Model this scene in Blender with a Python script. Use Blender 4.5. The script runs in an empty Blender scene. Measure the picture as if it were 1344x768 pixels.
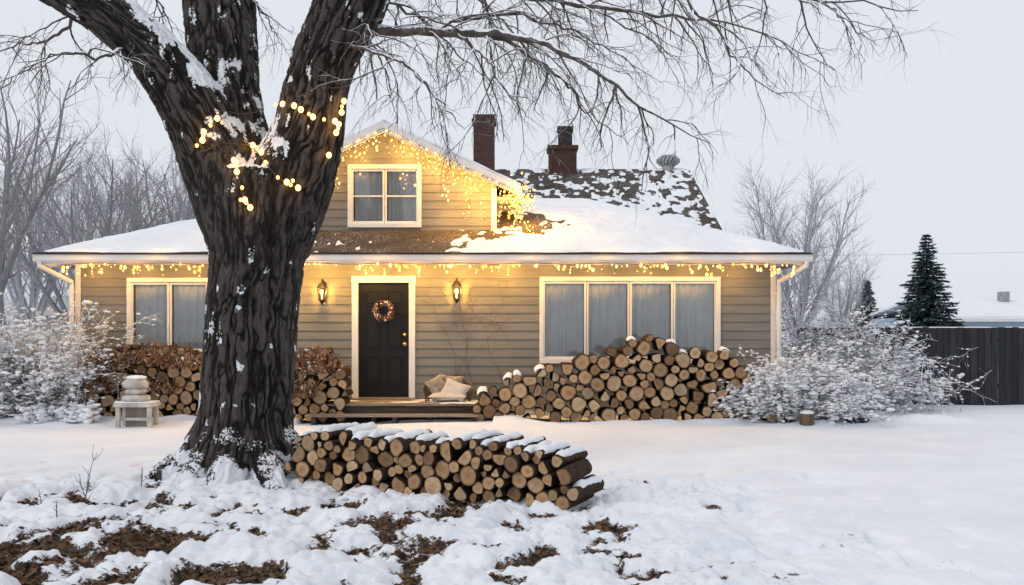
import bpy, math, random
import numpy as np
from mathutils import Vector, Matrix
from mathutils.bvhtree import BVHTree

R = random.Random(7)
NR = np.random.default_rng(7)
F = 1306.7; CAMZ = 1.6
def P(px, py, D):
    return np.array([(px-672)*D/F, D, CAMZ-(py-430)*D/F])

# ------------------------------------------------------------------ noise
def _h(ix, iy, iz, s):
    h = (ix*374761393 + iy*668265263 + iz*1274126177 + s*974634777) & 0xffffffff
    h = ((h ^ (h >> 13))*1274126177) & 0xffffffff
    h = h ^ (h >> 16)
    return h/4294967296.0
def vn(x, y, z=0.0, s=0):
    x = np.asarray(x, float); y = np.asarray(y, float); z = np.asarray(z, float)+0*x
    ix = np.floor(x).astype(np.int64); iy = np.floor(y).astype(np.int64); iz = np.floor(z).astype(np.int64)
    fx, fy, fz = x-ix, y-iy, z-iz
    fx = fx*fx*(3-2*fx); fy = fy*fy*(3-2*fy); fz = fz*fz*(3-2*fz)
    o = 0
    for a in (0, 1):
        for b in (0, 1):
            for c in (0, 1):
                o = o + _h(ix+a, iy+b, iz+c, s)*(fx if a else 1-fx)*(fy if b else 1-fy)*(fz if c else 1-fz)
    return o
def fbm(x, y, z=0.0, s=0, o=4):
    t = 0; a = .5; n = 0
    for i in range(o):
        t = t+a*vn(np.asarray(x)*2**i, np.asarray(y)*2**i, np.asarray(z)*2**i, s+i*17); n += a; a *= .5
    return t/n
def sst(a, b, x):
    t = np.clip((x-a)/(b-a), 0, 1); return t*t*(3-2*t)

# ------------------------------------------------------------------ materials
class M:
    def __init__(s, name):
        s.m = bpy.data.materials.new(name); s.m.use_nodes = True
        s.nt = s.m.node_tree; s.N = s.nt.nodes; s.L = s.nt.links
        s.b = s.N['Principled BSDF']
    def n(s, t, **k):
        nd = s.N.new(t)
        for a, v in k.items(): setattr(nd, a, v)
        return nd
    def l(s, a, b): s.L.new(a, b)
    def coord(s, scale=(1, 1, 1)):
        tc = s.n('ShaderNodeTexCoord'); mp = s.n('ShaderNodeMapping')
        mp.inputs['Scale'].default_value = scale
        s.l(tc.outputs['Object'], mp.inputs['Vector']); return mp.outputs[0]
    def noise(s, scale, detail=4, vec=None, rough=.55):
        n = s.n('ShaderNodeTexNoise'); n.inputs['Scale'].default_value = scale
        n.inputs['Detail'].default_value = detail; n.inputs['Roughness'].default_value = rough
        s.l(vec if vec is not None else s.coord(), n.inputs['Vector']); return n.outputs['Fac']
    def ramp(s, fac, stops):
        r = s.n('ShaderNodeValToRGB'); e = r.color_ramp.elements
        while len(e) < len(stops): e.new(.5)
        for i, (p, c) in enumerate(stops):
            e[i].position = p; e[i].color = (c[0], c[1], c[2], 1) if hasattr(c, '__len__') else (c, c, c, 1)
        s.l(fac, r.inputs[0]); return r.outputs[0]
    def mix(s, f, a, b, bt='MIX'):
        m = s.n('ShaderNodeMixRGB', blend_type=bt)
        for i, v in enumerate((f, a, b)):
            if isinstance(v, (int, float)): m.inputs[i].default_value = v if i == 0 else (v, v, v, 1)
            elif isinstance(v, tuple): m.inputs[i].default_value = (*v, 1)
            else: s.l(v, m.inputs[i])
        return m.outputs[0]
    def math(s, op, a, b=0.0):
        m = s.n('ShaderNodeMath', operation=op)
        for i, v in enumerate((a, b)):
            if isinstance(v, (int, float)): m.inputs[i].default_value = v
            else: s.l(v, m.inputs[i])
        return m.outputs[0]
    def attr(s, name):
        return s.n('ShaderNodeAttribute', attribute_name=name).outputs['Fac']
    def nz(s):
        g = s.n('ShaderNodeNewGeometry'); x = s.n('ShaderNodeSeparateXYZ')
        s.l(g.outputs['Normal'], x.inputs[0]); return x.outputs[2]
    def bump(s, h, strength=.3, dist=.01):
        b = s.n('ShaderNodeBump'); b.inputs['Strength'].default_value = strength; b.inputs['Distance'].default_value = dist
        s.l(h, b.inputs['Height']); s.l(b.outputs[0], s.b.inputs['Normal'])
    def col(s, c, rough=.8, spec=.3):
        if isinstance(c, tuple): s.b.inputs['Base Color'].default_value = (*c, 1)
        else: s.l(c, s.b.inputs['Base Color'])
        s.b.inputs['Roughness'].default_value = rough
        s.b.inputs['Specular IOR Level'].default_value = spec
        return s

def simple(name, c, rough=.7, var=.25, scale=6, bump=.2, bd=.004, spec=.3, vscale=(1, 1, 1)):
    m = M(name); v = m.coord(vscale); n = m.noise(scale, 5, v)
    lo = tuple(x*(1-var) for x in c); hi = tuple(min(1, x*(1+var)) for x in c)
    m.col(m.ramp(n, [(.3, lo), (.7, hi)]), rough, spec)
    if bump: m.bump(m.noise(scale*8, 4, v), bump, bd)
    return m.m

def snow_mat(name='snow'):
    m = M(name); n = m.noise(1.3, 5)
    m.col(m.ramp(n, [(.3, (.78, .80, .84)), (.7, (.88, .89, .91))]), .75, .25)
    a = m.noise(30, 6); b = m.noise(170, 2); m.bump(m.math('ADD', a, m.math('MULTIPLY', b, .4)), .6, .015)
    return m.m
SNOW = snow_mat()

def ground_mat():
    m = M('snowy_ground')
    n = m.noise(1.0, 6)
    sn = m.ramp(n, [(.3, (.76, .785, .84)), (.7, (.86, .875, .905))])
    so = m.ramp(m.noise(30, 6), [(.3, (.012, .008, .006)), (.5, (.055, .033, .02)), (.72, (.19, .12, .07))])
    fine = m.noise(13, 8, rough=.8)
    f = m.math('ADD', m.attr('soil'), m.math('MULTIPLY', m.math('SUBTRACT', fine, .5), 2.4))
    fac = m.ramp(f, [(.48, 0), (.56, 1)])
    m.col(m.mix(fac, sn, so), .8, .25)
    h = m.math('ADD', m.noise(16, 7, rough=.6), m.math('MULTIPLY', m.noise(120, 3), .25))
    m.bump(m.math('SUBTRACT', h, m.math('MULTIPLY', fac, .9)), .6, .03)
    return m.m
def siding_mat():
    m = M('painted_lap_siding')
    v = m.coord((1, 1, 6)); n = m.noise(1.6, 6, v); n2 = m.noise(9, 5, m.coord((.6, 1, 9)))
    c = m.ramp(n, [(.3, (.165, .163, .152)), (.7, (.228, .224, .208))])
    c = m.mix(.25, c, m.ramp(n2, [(.3, (.13, .127, .117)), (.7, (.265, .26, .24))]))
    c2 = m.mix(m.ramp(m.attr('rnd'), [(0, 0), (1, .3)]), c, (.145, .142, .13))
    m.col(c2, .6, .3); m.bump(n2, .25, .004); return m.m
def shingle_mat():
    m = M('asphalt_shingles')
    tc = m.coord((1, 1, 1))
    br = m.n('ShaderNodeTexBrick'); br.inputs['Scale'].default_value = 1
    br.inputs['Brick Width'].default_value = .32; br.inputs['Row Height'].default_value = .14
    br.inputs['Mortar Size'].default_value = .012; br.inputs['Bias'].default_value = -.1
    br.inputs['Color1'].default_value = (.030, .024, .021, 1); br.inputs['Color2'].default_value = (.085, .062, .048, 1)
    br.inputs['Mortar'].default_value = (.010, .008, .007, 1); m.l(tc, br.inputs['Vector'])
    n = m.noise(18, 5)
    c = m.mix(.45, br.outputs[0], m.ramp(n, [(.3, (.02, .017, .015)), (.7, (.10, .07, .055))]))
    sp = m.ramp(m.noise(34, 6, rough=.8), [(.55, 0), (.62, 1)])
    rg = m.ramp(m.noise(1.7, 3), [(.4, .1), (.65, 1)])
    c = m.mix(m.mix(1.0, sp, rg, 'MULTIPLY'), c, (.7, .71, .74))
    m.col(c, .8, .25); m.bump(br.outputs['Fac'], -.6, .02); return m.m
def brick_mat():
    m = M('chimney_brick'); br = m.n('ShaderNodeTexBrick'); br.inputs['Scale'].default_value = 1
    tc = m.n('ShaderNodeTexCoord'); sp = m.n('ShaderNodeSeparateXYZ'); cb = m.n('ShaderNodeCombineXYZ')
    m.l(tc.outputs['Object'], sp.inputs[0]); m.l(m.math('ADD', sp.outputs[0], sp.outputs[1]), cb.inputs[0]); m.l(sp.outputs[2], cb.inputs[1])
    m.l(cb.outputs[0], br.inputs['Vector'])
    br.inputs['Brick Width'].default_value = .2; br.inputs['Row Height'].default_value = .07; br.inputs['Mortar Size'].default_value = .007
    br.inputs['Color1'].default_value = (.055, .028, .023, 1); br.inputs['Color2'].default_value = (.09, .04, .032, 1); br.inputs['Mortar'].default_value = (.07, .06, .055, 1)
    m.col(m.mix(.4, br.outputs[0], m.ramp(m.noise(9), [(.3, (.02, .015, .014)), (.7, (.10, .055, .042))])), .85, .2)
    m.bump(br.outputs['Fac'], -.5, .01); return m.m
def bark_mat():
    m = M('furrowed_bark')
    cav = m.attr('cav'); fine = m.noise(60, 6, m.coord((1, 1, .22)), .65)
    f = m.math('ADD', cav, m.math('MULTIPLY', m.math('SUBTRACT', fine, .5), .9))
    c = m.ramp(f, [(.15, (.004, .0035, .003)), (.5, (.019, .016, .014)), (.95, (.080, .070, .064))])
    s = m.math('ADD', m.attr('snow'), m.math('MULTIPLY', m.math('SUBTRACT', m.noise(38, 5), .5), .9))
    sf = m.ramp(s, [(.5, 0), (.57, 1)])
    m.col(m.mix(sf, c, (.82, .84, .88)), .8, .2)
    m.bump(m.math('ADD', fine, m.math('MULTIPLY', sf, .6)), 1.0, .018); return m.m
def twig_mat(name, lo, hi, snow_at=.45, amt=1.0):
    m = M(name)
    c = m.ramp(m.noise(12, 4), [(.3, lo), (.7, hi)])
    z = m.math('ADD', m.nz(), m.math('MULTIPLY', m.math('SUBTRACT', m.noise(9, 4), .5), 2.0))
    f = m.ramp(z, [(snow_at, 0), (min(1, snow_at+.12), amt)])
    m.col(m.mix(f, c, (.84, .86, .9)), .85, .2); return m.m
def emis(name, c, st):
    m = M(name); m.col(c, .4); m.b.inputs['Emission Color'].default_value = (*c, 1); m.b.inputs['Emission Strength'].default_value = st
    try: m.m.cycles.emission_sampling = 'NONE'
    except Exception: pass
    return m.m
def glass_mat():
    m = M('window_glass'); g = m.n('ShaderNodeBsdfGlossy'); g.inputs['Roughness'].default_value = .03
    g.inputs['Color'].default_value = (.95, .97, 1, 1)
    t = m.n('ShaderNodeBsdfTransparent'); t.inputs[0].default_value = (.93, .95, .95, 1)
    mx = m.n('ShaderNodeMixShader'); fr = m.n('ShaderNodeFresnel'); fr.inputs[0].default_value = 1.5
    m.l(m.math('ADD', fr.outputs[0], .05), mx.inputs[0]); m.l(t.outputs[0], mx.inputs[1]); m.l(g.outputs[0], mx.inputs[2])
    m.l(mx.outputs[0], m.N['Material Output'].inputs[0]); return m.m
def logend_mat():
    m = M('cut_log_end'); r = m.attr('rad'); q = m.attr('rnd')
    nn = m.noise(20, 4)
    rr = m.math('ADD', r, m.math('MULTIPLY', nn, .14))
    ring = m.math('SINE', m.math('MULTIPLY', rr, 42.0))
    c = m.ramp(rr, [(0, (.20, .105, .045)), (.18, (.40, .235, .12)), (.75, (.55, .36, .20)), (.95, (.27, .15, .07))])
    c = m.mix(m.ramp(ring, [(0, 0), (1, .25)]), c, (.19, .10, .045))
    c = m.mix(m.ramp(q, [(0, .78), (.25, .5), (.5, .1), (1, 0)]), c, (.11, .065, .04))
    c = m.mix(m.ramp(m.math('FRACT', m.math('MULTIPLY', q, 7.3)), [(.6, 0), (1, .45)]), c, (.64, .50, .34))
    c = m.mix(m.ramp(m.noise(45, 5), [(.5, 0), (.72, .5)]), c, (.12, .07, .04))
    c = m.mix(m.ramp(m.noise(7, 4), [(.5, 0), (.7, .35)]), c, (.08, .05, .035))
    m.col(c, .9, .12); m.bump(m.math('ADD', nn, m.math('MULTIPLY', m.noise(90, 4), .5)), .5, .01); return m.m
def logbark_mat():
    m = M('log_bark'); c = m.ramp(m.noise(28, 6), [(.3, (.012, .008, .006)), (.6, (.06, .037, .025)), (.75, (.13, .09, .065))])
    m.col(c, .9, .15); m.bump(m.noise(45, 5), .8, .015); return m.m
def wood_mat(name, lo, hi, sc=(1, 9, 9)):
    m = M(name); n = m.noise(3, 6, m.coord(sc)); m.col(m.ramp(n, [(.3, lo), (.7, hi)]), .75, .25); m.bump(n, .4, .006); return m.m

GROUND = ground_mat(); SIDING = siding_mat(); SHING = shingle_mat(); BRICK = brick_mat(); BARK = bark_mat()
WHITE = simple('white_trim_paint', (.72, .71, .69), .5, .07, 3, .1, .002)
BLACKP = simple('black_door_paint', (.007, .007, .008), .5, .2, 3, .08, .002, .3)
DARKM = simple('black_metal', (.012, .012, .012), .4, .2, 10, 0)
BRASS = M('brass').col((.6, .42, .16), .3); BRASS.b.inputs['Metallic'].default_value = 1; BRASS = BRASS.m
GREYM = simple('galvanised_metal', (.30, .31, .32), .45, .25, 12, .1)
GLASS = glass_mat()
CURT = simple('sheer_curtain', (.62, .63, .62), .9, .06, 5, 0)
INTER = simple('dark_interior', (.03, .03, .03), .9, .1, 3, 0)
LEND = logend_mat(); LBARK = logbark_mat()
TWIG = twig_mat('snow_dusted_twigs', (.045, .038, .034), (.14, .12, .108), .35)
FARTW = twig_mat('hazed_far_twigs', (.19, .185, .19), (.29, .28, .29), .8, .4)  # distance haze painted into the twig grey, stronger in the misty set
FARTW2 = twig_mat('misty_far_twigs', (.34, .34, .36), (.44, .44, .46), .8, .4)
BUSHTW = twig_mat('snowy_bush_twigs', (.12, .09, .07), (.28, .23, .19), -.1)
LEAF = simple('dead_leaves', (.13, .07, .035), .8, .7, 9, 0)
BULB = emis('warm_bulb', (1, .50, .14), 3.6)
BULBD = emis('amber_bulb', (1, .38, .07), 2.0)
BULB2 = emis('warm_bulb_large', (1, .54, .17), 4.2)
WIRE = simple('light_wire', (.10, .06, .03), .6, .1, 5, 0)
STONE = simple('weathered_cast_stone', (.50, .47, .42), .9, .3, 8, .5, .01)
WARM = (1, .52, .10)

# ------------------------------------------------------------------ mesh builder
class MB:
    def __init__(s): s.v = []; s.f = []; s.mi = []; s.n = 0; s.at = {}
    def add(s, v, f, mi=0, **at):
        v = [tuple(map(float, q)) for q in v]; o = s.n
        s.v.extend(v); s.f.extend([tuple(i+o for i in q) for q in f]); s.mi.extend([mi]*len(f)); s.n += len(v)
        for k in set(list(s.at)+list(at)):
            L = s.at.setdefault(k, [0.0]*o)
            x = at.get(k, 0.0); L.extend([float(x)]*len(v) if np.isscalar(x) else [float(q) for q in x])
    def box(s, a, b, mi=0, **at):
        x0, y0, z0 = [min(p, q) for p, q in zip(a, b)]; x1, y1, z1 = [max(p, q) for p, q in zip(a, b)]
        v = [(x0, y0, z0), (x1, y0, z0), (x1, y1, z0), (x0, y1, z0), (x0, y0, z1), (x1, y0, z1), (x1, y1, z1), (x0, y1, z1)]
        s.add(v, [(0, 3, 2, 1), (4, 5, 6, 7), (0, 1, 5, 4), (1, 2, 6, 5), (2, 3, 7, 6), (3, 0, 4, 7)], mi, **at)
    def hexa(s, v, mi=0, **at):
        s.add(v, [(0, 3, 2, 1), (4, 5, 6, 7), (0, 1, 5, 4), (1, 2, 6, 5), (2, 3, 7, 6), (3, 0, 4, 7)], mi, **at)
    def tube(s, pts, rad, k=5, mi=0, cap=True, **at):
        pts = np.asarray(pts, float); n = len(pts); rad = np.broadcast_to(np.asarray(rad, float), (n,))
        t = np.gradient(pts, axis=0); t /= np.linalg.norm(t, axis=1)[:, None]+1e-9
        D = pts[-1]-pts[0]; ref = np.zeros(3); ref[np.argmin(np.abs(D))] = 1
        u = np.cross(t, ref); u /= np.linalg.norm(u, axis=1)[:, None]+1e-9; w = np.cross(t, u)
        a = np.arange(k)*2*math.pi/k
        V = pts[:, None, :]+rad[:, None, None]*(np.cos(a)[None, :, None]*u[:, None, :]+np.sin(a)[None, :, None]*w[:, None, :])
        V = V.reshape(-1, 3); f = []
        for i in range(n-1):
            for j in range(k):
                j2 = (j+1) % k; f.append((i*k+j, (i+1)*k+j, (i+1)*k+j2, i*k+j2))
        if cap: f.append(tuple(range(k))); f.append(tuple(range((n-1)*k+k-1, (n-1)*k-1, -1)))
        s.add(V.tolist(), f, mi, **at)
    def obj(s, name, mats, parent=None, smooth=False):
        me = bpy.data.meshes.new(name); me.from_pydata(s.v, [], s.f)
        for m in mats: me.materials.append(m)
        me.polygons.foreach_set('material_index', s.mi)
        if smooth: me.polygons.foreach_set('use_smooth', [True]*len(s.f))
        for k, L in s.at.items():
            a = me.attributes.new(k, 'FLOAT', 'POINT'); a.data.foreach_set('value', L)
        me.update(); o = bpy.data.objects.new(name, me); bpy.context.collection.objects.link(o)
        if parent: o.parent = parent
        return o
def empty(name, loc=(0, 0, 0)):
    e = bpy.data.objects.new(name, None); bpy.context.collection.objects.link(e); e.empty_display_size = .3; return e

def _ico():
    import bmesh
    bm = bmesh.new(); bmesh.ops.create_icosphere(bm, subdivisions=1, radius=1)
    v = np.array([q.co[:] for q in bm.verts]); f = [tuple(x.index for x in q.verts) for q in bm.faces]
    bm.free(); bm = bmesh.new(); bmesh.ops.create_icosphere(bm, subdivisions=2, radius=1)
    v2 = np.array([q.co[:] for q in bm.verts]); f2 = [tuple(x.index for x in q.verts) for q in bm.faces]; bm.free()
    return v, f, v2, f2
I1V, I1F, I2V, I2F = _ico()
def blob(mb, c, r, mi=0, sz=(1, 1, 1), hi=False, jit=.0, seed=0, **at):
    V, Fc = (I2V, I2F) if hi else (I1V, I1F)
    v = V*np.array(sz)*r
    if jit: v = v*(1+jit*(vn(V[:, 0]*1.7+seed*3.1, V[:, 1]*1.7, V[:, 2]*1.7, seed)-.5)[:, None]*2)
    mb.add((v+np.array(c)).tolist(), Fc, mi, **at)

def gridobj(name, X, Y, Z, mat, parent=None, attrs=None):
    ny, nx = X.shape; V = np.stack([X, Y, Z], -1).reshape(-1, 3)
    i = np.arange(nx*ny).reshape(ny, nx)
    q = np.stack([i[:-1, :-1], i[:-1, 1:], i[1:, 1:], i[1:, :-1]], -1).reshape(-1, 4)
    me = bpy.data.meshes.new(name); me.vertices.add(len(V)); me.vertices.foreach_set('co', V.ravel())
    me.loops.add(q.size); me.loops.foreach_set('vertex_index', q.ravel().astype(np.int32))
    me.polygons.add(len(q)); me.polygons.foreach_set('loop_start', np.arange(len(q), dtype=np.int32)*4)
    me.update(calc_edges=True); me.validate()
    me.polygons.foreach_set('use_smooth', [True]*len(me.polygons))
    for k, a in (attrs or {}).items():
        t = me.attributes.new(k, 'FLOAT', 'POINT'); t.data.foreach_set('value', a.ravel())
    me.materials.append(mat); o = bpy.data.objects.new(name, me); bpy.context.collection.objects.link(o)
    if parent: o.parent = parent
    return o

# ------------------------------------------------------------------ ground
TX, TY = (322-672)*10.7/F, 10.7       # tree foot
def rough_mask(x, y):
    w = (fbm(x*.6, y*.6, 0, 5, 3)-.5)*2.2
    return sst(3.2, 1.2, x+w)*sst(11.6, 9.4, y+w*.8)*sst(-30, -20, x)
def lumps(x, y):
    wx = (fbm(x*1.9, y*1.9, 0, 8, 3)-.5)*2.0; wy = (fbm(x*1.9, y*1.9, 0, 18, 3)-.5)*2.0
    return fbm(x*4.3+wx, y*3.2+wy, 0, 9, 5)
def gz(x, y):
    x = np.asarray(x, float); y = np.asarray(y, float)
    near = sst(60, 20, y)
    z = (fbm(x*.35, y*.35, 0, 1, 3)-.5)*.10*near
    z = z+(fbm(x*1.1, y*1.1, 0, 2, 3)-.5)*.04*near
    m = rough_mask(x, y)
    l = lumps(x, y); r = np.abs(fbm(x*8, y*7, 0, 21, 3)-.5)*2
    z = z+m*((np.clip(l, .32, .66)-.5)*.30+(.25-r)*.085)
    pit = sst(.62, .80, vn(x*4.2, y*3.4, 0, 23))*sst(4.4, 2.8, x)*sst(12.5, 11, y)*sst(-25, -20, x)
    z = z-.06*pit
    d = np.hypot(x-TX, (y-TY)); z = z+.10*np.exp(-(d/1.0)**2)
    z = z+.14*np.exp(-((y-16.7)/.5)**2)*np.clip(fbm(x*1.6, y*1.6, 0, 31, 4)-.33, 0, 1)*2*((x < -3.6) | (x > -.3))
    return z
def reg(x, y, cx, cy, rx, ry): return np.exp(-((x-cx)/rx)**2-((y-cy)/ry)**2)
def soilf(x, y):
    m = rough_mask(x, y); big = fbm(x*1.1, y*1.1, 0, 44, 3); l = lumps(x, y)
    g = reg(x, y, -3.3, 7.6, 1.2, .7)*1.05+reg(x, y, -1.0, 8.15, 1.0, .3)*1.2+reg(x, y, -2.05, 7.55, 1.0, .4)*.95+reg(x, y, -2.5, 6.6, 1.5, .35)*.6+reg(x, y, -4.2, 9.0, .9, .5)*.8+reg(x, y, .6, 7.0, 1.2, .5)*.25
    T = .368+.125*g+(big-.5)*.26-.035*sst(-.6, 1.2, x)
    s = .5+(T-l)*3.4
    return m*np.clip(s, 0, 1)*sst(.4, 1.2, np.hypot(x-TX, y-TY))
def axis(lo, hi, st, far, n):
    c = np.arange(lo, hi, st); g = np.geomspace(st*2, far, n)
    return np.concatenate([(lo-g)[::-1], c, hi+g])
xs = axis(-7.5, 8, .024, 500, 60)
ys = np.concatenate([np.linspace(-8, 4.8, 14), np.arange(4.9, 13, .025), np.arange(13, 22, .07), 22+np.geomspace(.2, 700, 50)])
GX, GY = np.meshgrid(xs, ys); GZ = gz(GX, GY)
gridobj('snowy_ground', GX, GY, GZ, GROUND, attrs={'soil': soilf(GX, GY)})
mb = MB()
lx = NR.uniform(-6.5, 3, 90000); ly = NR.uniform(5.2, 10.8, 90000); ok = soilf(lx, ly) > .46
lx, ly = lx[ok][:7000], ly[ok][:7000]; lz = gz(lx, ly)
for x, y, z in zip(lx, ly, lz):
    a = NR.uniform(0, 6.28); r = NR.uniform(.010, .034)
    u = np.array([math.cos(a), math.sin(a), NR.uniform(-.4, .7)])*r; w = np.array([-math.sin(a), math.cos(a), NR.uniform(-.3, .5)])*r*.55
    c = np.array([x, y, z+.006+abs(u[2])*.6])
    mb.add([c-u, c+w+(0, 0, r*.3), c+u, c-w], [(0, 1, 2), (0, 2, 3)], 0)
mb.obj('leaf_litter', [LEAF])

# ------------------------------------------------------------------ house
H = empty('lap_siding_house')
WX0, WX1, WY, WZ = -7.84, 4.72, 18.0, 2.76
EX0, EX1, EY, EZ = -8.28, 5.17, 17.4, 2.90
PS = .39
def siding(mb, o, u, nrm, w, z0, z1, openings=(), lim=None, bh=.158):
    o = np.array(o, float); u = np.array(u, float); nrm = np.array(nrm, float)
    zr = z0
    while zr < z1-1e-4:
        zrt = min(zr+bh, z1)
        zs = sorted({zr, zrt} | {e for q in openings for e in q[2:] if zr+.004 < e < zrt-.004})
        base = [0]; x = R.uniform(1.0, 3.2)
        while x < w-.4: base.append(x); x += R.uniform(2.2, 3.6)
        base.append(w); rn = [R.random() for _ in base]
        for z, zt in zip(zs[:-1], zs[1:]):
            segs = [(a, b, r_) for a, b, r_ in zip(base[:-1], base[1:], rn)]
            for (a, b, c, d) in openings:
                if zt > c+.001 and z < d-.001:
                    ns = []
                    for (p, q, r_) in segs:
                        if b <= p or a >= q: ns.append((p, q, r_)); continue
                        if a > p: ns.append((p, a, r_))
                        if b < q: ns.append((b, q, r_))
                    segs = ns
            f0 = .018-.014*(z-zr)/bh; f1 = .018-.014*(zt-zr)/bh; ov = .004 if zt == zrt else 0
            for (a, b, r_) in segs:
                if b-a < .01: continue
                a0 = a1 = a; b0 = b1 = b
                if lim:
                    l0, r0 = lim(z); l1, r1 = lim(zt)
                    a0, a1 = max(a, l0), max(a, l1); b0, b1 = min(b, r0), min(b, r1)
                    if b0 <= a0: continue
                    if b1 < a1: a1 = b1 = (a1+b1)/2
                g = .0012
                def pt(s_, zz, off): return o+u*s_+nrm*off+np.array([0, 0, zz])
                mb.hexa([pt(a0+g, z, f0), pt(b0-g, z, f0), pt(b0-g, z, -.03), pt(a0+g, z, -.03),
                         pt(a1+g, zt+ov, f1), pt(b1-g, zt+ov, f1), pt(b1-g, zt+ov, -.03), pt(a1+g, zt+ov, -.03)], 0, rnd=r_)
        zr = zrt
winL = (-6.89, -5.50, 1.16, 2.43)
winR = (.56, 3.70, 1.02, 2.45)
door = (-2.89, -1.75, .30, 2.53)
ops = [(a-WX0, b-WX0, c, d) for a, b, c, d in (winL, winR, door)]
mb = MB()
siding(mb, (WX0, WY, 0), (1, 0, 0), (0, -1, 0), WX1-WX0, .12, WZ, ops)
siding(mb, (WX1, WY, 0), (0, 1, 0), (1, 0, 0), 6.2, .12, WZ)
siding(mb, (WX0, 24.2, 0), (0, -1, 0), (-1, 0, 0), 6.2, .12, WZ)
siding(mb, (4.15, 21.5, 0), (0, 1, 0), (1, 0, 0), 7.0, .12, 3.85)
siding(mb, (-5.7, 28.5, 0), (0, -1, 0), (-1, 0, 0), 7.0, .12, 3.85)
siding(mb, (4.15, 21.5, 0), (0, 1, 0), (1, 0, 0), 7.0, 3.85, 5.4, lim=lambda z: ((z-3.75)/.48, 7.0-(z-3.75)/.48))
siding(mb, (-5.7, 28.5, 0), (0, -1, 0), (-1, 0, 0), 7.0, 3.85, 5.4, lim=lambda z: ((z-3.75)/.48, 7.0-(z-3.75)/.48))
mb.box((-5.65, 28.45, 0), (4.1, 28.5, 3.85), 0)
mb.box((WX0+.02, 24.1, 0), (WX1-.02, 24.2, 2.7), 0)
DY = 18.77; DX0, DX1, DC = -4.38, -.34, -2.36; DP = .47; DPK = 5.40
dlim = lambda z: (max(0, (DC-DX0)-(DPK-.12-z)/DP), min(DX1-DX0, (DC-DX0)+(DPK-.12-z)/DP))
dw = (-3.03, -1.77, 3.55, 4.60)
siding(mb, (DX0, DY, 0), (1, 0, 0), (0, -1, 0), DX1-DX0, 3.36, 5.25, [(dw[0]-DX0, dw[1]-DX0, dw[2], dw[3])], dlim)
siding(mb, (DX1, DY, 0), (0, 1, 0), (1, 0, 0), 4.5, 3.3, 4.3)
siding(mb, (DX0, DY+4.5, 0), (0, -1, 0), (-1, 0, 0), 4.5, 3.3, 4.3)
mb.obj('siding', [SIDING], H)

tr = MB()
for x in (WX0, WX1):
    tr.box((x-.045, WY-.035, .1), (x+.045, WY+.06, WZ+.01))
for x in (DX0, DX1):
    tr.box((x-.05, DY-.035, 3.3), (x+.05, DY+.07, 4.22))
fd = MB(); fd.box((WX0+.02, WY+.01, -.3), (WX1-.02, WY+.2, .13)); fd.box((WX1-.2, WY+.2, -.3), (WX1-.02, 24.2, .13)); fd.box((WX0+.02, WY+.2, -.3), (WX0+.2, 24.2, .13))
fd.obj('foundation', [STONE], H)
tr.box((EX0+.05, EY+.05, WZ), (EX1-.05, WY+.1, WZ+.03))
tr.box((EX0+.05, WY+.1, WZ), (WX0+.05, 24.7, WZ+.03)); tr.box((WX1-.05, WY+.1, WZ), (EX1-.05, 24.7, WZ+.03))
tr.box((EX0, EY+.02, 2.70), (EX1, EY+.05, 2.885)); tr.box((EX0, EY+.05, 2.70), (EX0+.03, 24.7, 2.885)); tr.box((EX1-.03, EY+.05, 2.70), (EX1, 24.7, 2.885))
gp = [(0, .0), (-.075, 0), (-.10, .03), (-.10, .10), (-.12, .115), (-.12, .125), (-.105, .125), (-.085, .105), (-.085, .035), (-.065, .015), (0, .015)]
V = []; k = len(gp)
for x in (EX0-.06, EX1+.06):
    for (a, b) in gp: V.append((x, EY+.018+a, 2.745+b))
tr.add(V, [(i, (i+1) % k, k+(i+1) % k, k+i) for i in range(k)]+[tuple(range(k)), tuple(range(2*k-1, k-1, -1))])
de = MB(); de.box((EX0-.05, EY-.115, 2.874), (EX1+.05, EY+.01, 2.903)); de.obj('gutter_shadow_strip', [simple('gutter_shadow_dark', (.03, .025, .022), .6)], H)  # dark strip added for the shadow line between roof snow and gutter
for sx, x0, x1 in ((-1, EX0-.0, WX0-.08), (1, EX1+.0, WX1+.08)):
    tr.tube([(x0+.03*-sx, EY-.03, 2.76), (x0+.03*-sx, EY-.03, 2.68), (x1, WY-.10, 2.42), (x1, WY-.10, 2.3), (x1, WY-.10, .25), (x1+.02*sx, WY-.25, .12)], .045, 8)
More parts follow.
